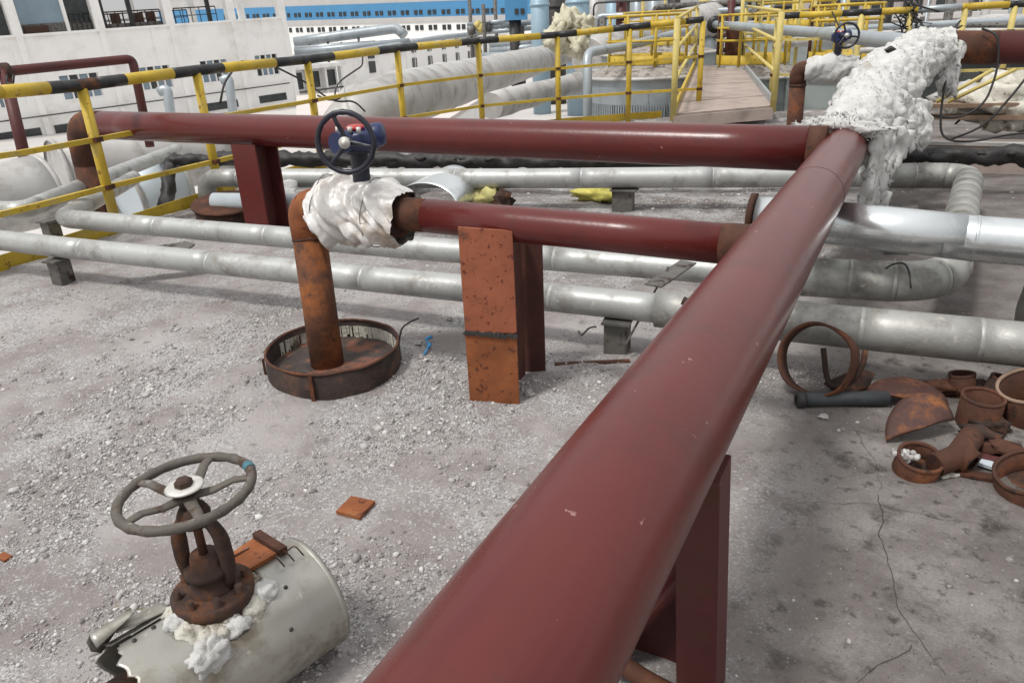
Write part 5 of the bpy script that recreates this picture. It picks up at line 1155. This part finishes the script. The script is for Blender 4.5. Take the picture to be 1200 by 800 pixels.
part('roof', hbox(MB(), -30, Lf+1, 10.9, 7.3, 13.5, 9.5, -20, -0.2), m_greyroof, bh, fixn=True)
part('grey_band', hbox(MB(), -30, Lf, 5.9, 3.2, 7.2, 4.2, -1, 0.3), m_greyroof, bh, fixn=True)
part('white_wall', hbox(MB(), -30, Lf, -4, -4, 5.9, 3.2, -20, 0.05), m_white2, bh, fixn=True)
nwin = 26
for k in range(nwin):
    f_ = (k+0.5)/nwin; s_ = Lf*f_; zu = 7.55+(4.5-7.55)*f_; zl = 3.6+(1.35-3.6)*f_
    for e2_ in (-0.75, 0.75):
        part('window', hbox(MB(), s_+e2_-0.5, s_+e2_+0.5, zu, zu, zu+1.0, zu+1.0, 0.0, 0.12), m_darkwin, bh, fixn=True)
        part('window', hbox(MB(), s_+e2_-0.5, s_+e2_+0.5, zl, zl, zl+1.1, zl+1.1, 0.05, 0.2), m_darkwin, bh, fixn=True)
# white two storey building in the middle distance
ma, mbb = V((-58.500, 83.116, -3.543)), V((-65.857, 119.890, -3.526))
em = Vector((mbb.x-ma.x, mbb.y-ma.y, 0)); Lm = em.length; em.normalize(); nm_ = Vector((em.y, -em.x, 0)); nm_ = nm_ if nm_.dot(-ma) > 0 else -nm_
wbm = thing('white_workshop', 'white two storey workshop with small dark windows behind the railing', 'building', (ma.x, ma.y, -4))
def mbox(s0, s1, z0, z1, d0, d1, org=ma, e=em, n=nm_):
    mb = MB()
    for s_ in (s0, s1):
        for z in (z0, z1):
            for d in (d0, d1): mb.v.append(Vector((org.x, org.y, 0))+e*s_+n*d+Vector((0, 0, z)))
    for q in ((0, 1, 3, 2), (4, 6, 7, 5), (0, 4, 5, 1), (2, 3, 7, 6), (0, 2, 6, 4), (1, 5, 7, 3)): mb.face([k for k in q])
    return mb
part('wall', mbox(0, Lm+8, -4, 0.6, -12, 0), m_white2, wbm, fixn=True)
part('roof', mbox(-0.4, Lm+8.4, 0.6, 0.95, -12.4, 0.4), m_white2, wbm, fixn=True)
for k in range(7):
    s_ = 2.5+k*(Lm-2)/6.5
    for z in (-2.75, -0.75): 
        f = part('window', mbox(s_-0.7, s_+0.7, z, z+1.35, 0, 0.1), m_darkwin, wbm, fixn=True); part('frame', mbox(s_-0.05, s_+0.05, z, z+1.35, 0.1, 0.16), m_white2, f, fixn=True)
l0 = V((-58.514, 69.711, -3.156)); el_ = Vector((ma.x-l0.x, ma.y-l0.y, 0)); Ll = el_.length; el_.normalize(); nl_ = Vector((el_.y, -el_.x, 0)); nl_ = nl_ if nl_.dot(-l0) > 0 else -nl_
wba = thing('white_annex', 'plain white annex with two dark windows joined left of the workshop', 'building', (l0.x, l0.y, -4))
part('wall', mbox(0, Ll-0.1, -4, -0.4, -8, 0, l0, el_, nl_), m_white, wba, fixn=True)
part('roof', mbox(-0.3, Ll, -0.4, -0.15, -8.3, 0.3, l0, el_, nl_), m_pale, wba, fixn=True)
for f0, z in ((0.42, -2.6), (0.42, -1.0)):
    part('window', mbox(Ll*f0, Ll*f0+1.2, z, z+1.3, 0, 0.1, l0, el_, nl_), m_darkwin, wba, fixn=True)
pc0 = V((-49.643, 52.733, -2.233)); pc1 = V((-49.860, 59.905, -2.483)); ep = Vector((pc1.x-pc0.x, pc1.y-pc0.y, 0)); Lp = ep.length; ep.normalize(); np_ = Vector((ep.y, -ep.x, 0)); np_ = np_ if np_.dot(-pc0) > 0 else -np_
por = thing('white_porch', 'white frame porch with dark openings right of the big white building', 'building', (pc0.x, pc0.y, -4))
part('wall', mbox(0, Lp, -4, -1.0, -4, -0.6, pc0, ep, np_), m_white, por, fixn=True)
part('roof', mbox(-0.3, Lp+0.3, -1.0, -0.7, -4, 0.3, pc0, ep, np_), m_white, por, fixn=True)
for k in range(4): part('column', mbox(Lp*k/3-0.15, Lp*k/3+0.15, -4, -1.0, -0.4, 0.0, pc0, ep, np_), m_white2, por, fixn=True)
for k in range(3): part('window', mbox(Lp*k/3+0.4, Lp*(k+1)/3-0.4, -2.7, -1.3, -0.6, -0.5, pc0, ep, np_), m_darkwin, por, fixn=True)
part('handrail', mbox(0, Lp, -3.0, -2.85, -0.1, 0.02, pc0, ep, np_), m_stand, por, fixn=True)
# low flat roof in the yard
lr = thing('low_flat_roof', 'pale pinkish flat roof of a low shed below the railing', 'building', (-30.228, 37.607, -1.640))
lra = [(-29.836, 31.583, -1.768), (-42.044, 44.897, -1.412), (-37.418, 52.189, -1.734), (-24.391, 42.057, -1.533), (-20.392, 31.726, -1.842)]
part('roof', MB().prism([(p[0], p[1]) for p in lra], -2.6, -2.4), mat('pinkish_roof', (0.60, 0.545, 0.52), 0.9, vary=0.07, vscale=0.3), lr, fixn=True)
part('wall', MB().prism([(p[0], p[1]) for p in lra], -4, -2.61), m_white, lr, fixn=True)

# pipe rack with grey ducts far left-centre
pr = thing('pipe_rack', 'grey pipes on a rack in front of the far factory hall', 'pipe rack', (-52.545, 63.453, 0.217))
for pts, r_2 in (([(-56.890, 61.576, 1.210), (-52.772, 64.019, 1.650), (-47.900, 66.892, 2.134), (-47.097, 66.968, 1.385)], 0.5), ([(-54.469, 58.751, 0.311), (-45.927, 66.094, 0.818)], 0.35), ([(-52.873, 56.914, -0.172), (-48.993, 60.387, 0.109), (-44.512, 69.453, 1.071), (-42.147, 73.276, 1.220)], 0.25), ([(-56.044, 60.538, 0.666), (-49.603, 65.362, 0.870)], 0.2)):
    part('pipe_run', MB().tube(fillet(pts, 1.0, 5), r_2, 12), m_bluegrey, pr)
for a, b in (((-55.611, 62.317, 1.309), (-55.029, 61.327, -1.405)), ((-53.962, 63.288, 1.469), (-53.367, 62.267, -1.324)), ((-51.264, 64.879, 1.738), (-50.859, 64.102, -0.335)), ((-52.671, 63.768, 1.013), (-52.342, 63.179, -0.582))):
    part('post', MB().cyl(a, b, 0.12, 8), m_stand, pr)
# steel structure and towers at centre right
sr = thing('steel_structure', 'blue grey steel pipe structure behind the duct at centre', 'pipe rack', (-31.286, 58.453, -0.755))
for k in range(6):
    a = ((-34.553, 58.955, 3.969), (-32.406, 57.438, 3.530), (-32.650, 59.944, 3.881), (-29.044, 56.268, 2.445), (-34.908, 60.149, 1.717), (-29.331, 58.275, 1.807))[k]
    part('post', MB().cyl(a, (a[0], a[1], -3.9), 0.16 if k != 3 else 0.4, 8), m_steel_dark if k == 3 else m_stand, sr)
for a, b, r_2 in (((-34.325, 58.006, 1.738), (-28.574, 58.790, 2.024), 0.22), ((-34.262, 57.850, 1.343), (-28.503, 58.614, 1.578), 0.18), ((-31.369, 56.517, 0.448), (-26.527, 56.782, 0.677), 0.3), ((-31.298, 56.341, 0.002), (-26.458, 56.612, 0.247), 0.3), ((-32.158, 55.712, -0.337), (-26.380, 56.417, -0.246), 0.25), ((-34.377, 58.136, 2.067), (-30.128, 58.044, 2.223), 0.15)):
    part('pipe_run', MB().tube([a, b], r_2, 10), m_bluegrey, sr)
for k in range(6):
    a = V(((-31.195, 56.638, 0.503), (-30.592, 56.982, 0.538), (-29.988, 57.326, 0.573), (-29.385, 57.670, 0.608), (-28.781, 58.014, 0.643), (-28.178, 58.358, 0.678))[k]); part('vessel', MB().cyl(a, a-Vector((0, 0, 1.6)), 0.24, 10), m_tower, sr)
for k in range(4):
    a = V(((-33.439, 57.181, 1.593), (-32.783, 57.614, 1.755), (-32.357, 57.867, 1.799), (-33.064, 57.561, 1.961))[k]); part('valve', lumps(a, 0.35, 2, k*3, 0.6, 6), m_yellow_pale if k % 2 else m_stand, sr)
bx = thing('blue_cabin', 'small blue cabin raised on a dark column at the top centre', 'cabin', (-28.594, 55.326, -0.020))
bxa = V((-28.964, 56.603, 3.052)); rb_ = Matrix.Rotation(R(25), 3, 'Z')
part('cabin_wall', MB().box(bxa, (1.7, 1.7, 1.7), rb_), m_bluewall, bx)
for k in (-0.2, 0.25): part('window', MB().box(bxa+rb_ @ Vector((k+0.25, -0.88, -0.25)), (0.30, 0.06, 0.4), rb_), m_darkwin, bx)
part('column', MB().cyl((bxa.x, bxa.y, bxa.z-0.85), (bxa.x, bxa.y, -3.9), 0.35, 10), m_steel_dark, bx)
for (p, r_2, m__, lab, zt_) in (((-23.369, 49.121, 1.730), 0.62, m_tower, 'pale blue process tower left of the wrapped bundle', 6), ((-25.236, 55.785, 2.286), 0.75, m_steel_dark, 'dark steel tower between the two pale towers', 6), ((-20.436, 48.680, 2.645), 0.75, m_tower, 'wide pale blue tower above the wrapped bundle', 6), ((-17.578, 47.461, 2.025), 0.42, m_tower, 'slim pale tower left of the tank railing', 5),
                            ((-16.919, 50.264, 1.975), 0.40, m_bluegrey, 'slim grey tower behind the tank railing', 5), ((-14.987, 47.577, 1.914), 0.36, m_bluegrey, 'slim bluish tower right of the grey tower', 5), ((-14.508, 50.167, 1.625), 0.40, m_steel_dark, 'dark slim tower by the walkway post', 5), ((-19.126, 54.038, 2.040), 0.35, m_steel_dark, 'thin dark tower between the slim pale towers', 5)):
    t2 = thing('process_tower', lab, 'tower', (p[0], p[1], -3.98))
    part('shell', MB().cyl((p[0], p[1], -3.98), (p[0], p[1], zt_), r_2, 24), m__, t2)
    for z in (-0.5, 1.2, 3.0): part('flange', MB().lathe([(r_2, -0.08), (r_2*1.12, -0.06), (r_2*1.12, 0.06), (r_2, 0.08)], (p[0], p[1], z), (0, 0, 1), 24), m__, t2)
# pale sheds and dome at the far right
sh = thing('pale_shed', 'low pale roofed shed across the far right background', 'building', (-4.971, 64.526, 0.191))
sa, sb = V((-14.728, 65.862, 1.125)), V((11.618, 65.333, 1.148)); es = (sb-sa); es.z = 0; Lsh = es.length; es.normalize(); ns_ = Vector((es.y, -es.x, 0)); ns_ = ns_ if ns_.dot(-sa) > 0 else -ns_
part('wall', mbox(0, Lsh, -4, 1.0, -10, 0, sa, es, ns_), mat('pinkish_shed_wall', (0.50, 0.455, 0.43), 0.9, vary=0.12, vscale=0.4), sh, fixn=True)
part('roof', mbox(-0.5, Lsh+0.5, 1.0, 1.35, -10.5, 0.6, sa, es, ns_), m_greyroof, sh, fixn=True)
for k in range(7): part('window', mbox(Lsh*(0.2+0.11*k), Lsh*(0.2+0.11*k)+1.6, -1.0, 0.4, 0, 0.08, sa, es, ns_), m_darkwin if k % 2 else m_pale, sh, fixn=True)
for (p, r_2, lab) in (((2.059, 32.728, 0.617), 2.2, 'pale domed tank top behind the right railing'), ((-0.881, 28.643, 0.574), 1.5, 'grey domed tank top behind the wool')):
    t2 = thing('domed_tank', lab, 'tank', (p[0], p[1], -3.98)); z = p[2]
    part('tank_wall', MB().lathe([(r_2, -3.98), (r_2, z)], (p[0], p[1], 0), (0, 0, 1), 40), m_pale, t2)
    part('dome', MB().lathe([(r_2*math.cos(R(a)), z+r_2*0.36*math.sin(R(a))) for a in range(0, 91, 10)], (p[0], p[1], 0), (0, 0, 1), 40), m_pale, t2)

for k, (a, b, r_2, m__, lab) in enumerate((((-5.114, 26.627, 1.151), (3.120, 28.665, 1.245), 0.10, m_bluegrey, 'blue grey pipe run behind the right railing'), ((-3.457, 30.060, 1.286), (3.006, 27.291, 1.085), 0.07, m_stand, 'thin dark pipe run behind the right railing'),
                              ((-1.349, 18.055, 0.910), (2.346, 19.460, 0.953), 0.06, m_pale, 'pale thin pipe between the right railing and the dark tank'), ((-4.452, 26.825, 0.816), (-1.373, 27.350, 1.007), 0.16, m_pale, 'pale lagged pipe behind the far valve'))):
    solo('background_pipe', MB().tube(along([a, b], 1.0), r_2, 12), m__, lab, 'pipe')
for k, (a, b, lab) in enumerate((((-0.154, 14.880, 1.436), (0.466, 14.945, 1.386), 'black wire slack between posts of the right railing'), ((-0.001, 14.873, 1.249), (0.429, 14.962, 1.463), 'black wire rising across the right railing gap'), ((-1.492, 14.518, 1.678), (-0.986, 14.129, 1.327), 'black wire drooping from the banded right rail'), ((1.068, 13.865, 1.030), (0.480, 11.452, 0.271), 'long black cable slanting from the red pipe to the bags'))):
    a = V(a); b = V(b); m2 = (a+b)/2-Vector((0, 0, 0.22))
    solo('cable', MB().tube(fillet([a, m2, b], 0.5, 8), 0.014, 6), m_rubber, lab, 'cable')
xr = [(-5.184, 25.371, 1.185), (-4.767, 26.197, 1.150), (-3.781, 27.368, 1.190), (-3.363, 27.585, 1.170), (-2.439, 28.090, 1.178)]
xt = thing('yellow_frame_stair', 'pale yellow stair frame far behind the walkway', 'stairs', xr[0])
for p in xr: part('post', MB().cyl((p[0], p[1], p[2]-1.2), (p[0], p[1], 2.6), 0.06, 8), m_yellow_pale, xt)
for a, b in zip(xr, xr[1:]):
    for h in (0.0, 0.5, 0.95): part('rail', MB().cyl((a[0], a[1], a[2]+h), (b[0], b[1], b[2]+h), 0.045, 8), m_yellow_pale, xt)

# dense plant behind the tanks: walls, vessels, pipe runs
def plant(name, label, p0, p1, ztop, m__, nwin):
    a = V(p0); b = V(p1); e = Vector((b.x-a.x, b.y-a.y, 0)); L_ = e.length; e.normalize(); n = Vector((e.y, -e.x, 0)); n = n if n.dot(-a) > 0 else -n
    t = thing(name, label, 'building', (a.x, a.y, -4))
    part('wall', mbox(0, L_, -4, ztop, -10, 0, a, e, n), m__, t, fixn=True)
    part('roof', mbox(-0.4, L_+0.4, ztop, ztop+0.3, -10.4, 0.5, a, e, n), m_greyroof, t, fixn=True)
    for k in range(nwin):
        for z in (-1.6, 1.3, 4.2):
            if z+1.4 < ztop:
                s0 = L_*(k+0.3)/nwin; f = part('window', mbox(s0, s0+1.5, z, z+1.3, 0.0, 0.08, a, e, n), m_darkwin, t, fixn=True); part('frame', mbox(s0+0.7, s0+0.8, z, z+1.3, 0.08, 0.14, a, e, n), m_pale, f, fixn=True)
    return t
m_plant = mat('grey_plant_cladding', (0.36, 0.37, 0.37), 0.7, vary=0.15, vscale=0.3, streak=((0.22, 0.21, 0.20), (1.2, 1.2, 0.12), 0.55))
m_plant2 = mat('pinkish_plant_cladding', (0.47, 0.42, 0.40), 0.8, vary=0.15, vscale=0.4, streak=((0.30, 0.26, 0.24), (1.2, 1.2, 0.12), 0.55))
plant('plant_building', 'grey clad plant building behind the pale towers at top centre', (-33.135, 71.001, 1.742), (-14.961, 73.426, 1.710), 7.0, m_plant, 7)
plant('plant_building', 'pinkish plant building behind the walkway and right railing', (-15.725, 77.951, 1.706), (12.018, 80.517, 1.456), 6.0, m_plant2, 11)
rk = thing('process_rack', 'dense rack of pipes, vessels and yellow rails behind the tanks', 'pipe rack', (-9.668, 45.798, -0.075))
rnd = random.Random(3)
mats_ = [m_bluegrey, m_tower, m_stand, m_pale, m_steel_dark, m_yellow_pale, m_red_dull]
for k in range(26):
    fx = k/25; q = V((-16.022, 40.888, 2.011)).lerp(V((4.741, 44.499, 1.529)), fx) + Vector((rnd.uniform(-0.4, 0.4), rnd.uniform(-2, 2), 0))
    part('column', MB().cyl((q.x, q.y, -3.9), (q.x, q.y, rnd.uniform(1.9, 4.5)), rnd.choice((0.07, 0.09, 0.12, 0.2, 0.28)), 10), rnd.choice(mats_), rk)
for k in range(16):
    z = rnd.uniform(0.1, 3.4); f0 = rnd.uniform(0, 0.6); f1 = min(1, f0+rnd.uniform(0.2, 0.5))
    a = V((-15.621, 39.866, 2.002)).lerp(V((4.602, 43.191, 1.533)), f0); b = V((-15.621, 39.866, 2.002)).lerp(V((4.602, 43.191, 1.533)), f1); a.z = b.z = z
    a.y += rnd.uniform(-0.8, 0.8); b.y = b.y+rnd.uniform(-0.3, 0.3)
    part('pipe_run', MB().tube(fillet([a-Vector((0, 0, rnd.uniform(0.5, 2))), a, b, b+Vector((0, 0, rnd.uniform(0.4, 1.5)))], 0.3, 4), rnd.choice((0.05, 0.07, 0.11, 0.16)), 10), rnd.choice(mats_), rk)
for k in range(6):
    q = V((-14.443, 39.247, 1.956)).lerp(V((3.589, 42.665, 1.580)), (k+0.5)/6); q.z = rnd.uniform(-0.2, 0.8)
    part('vessel', MB().lathe([(0, 0.9), (0.4, 0.8), (0.6, 0.5), (0.6, -1.0), (0.4, -1.3), (0, -1.4)], q, (0, 0, 1), 20), rnd.choice(mats_[:4]), rk)
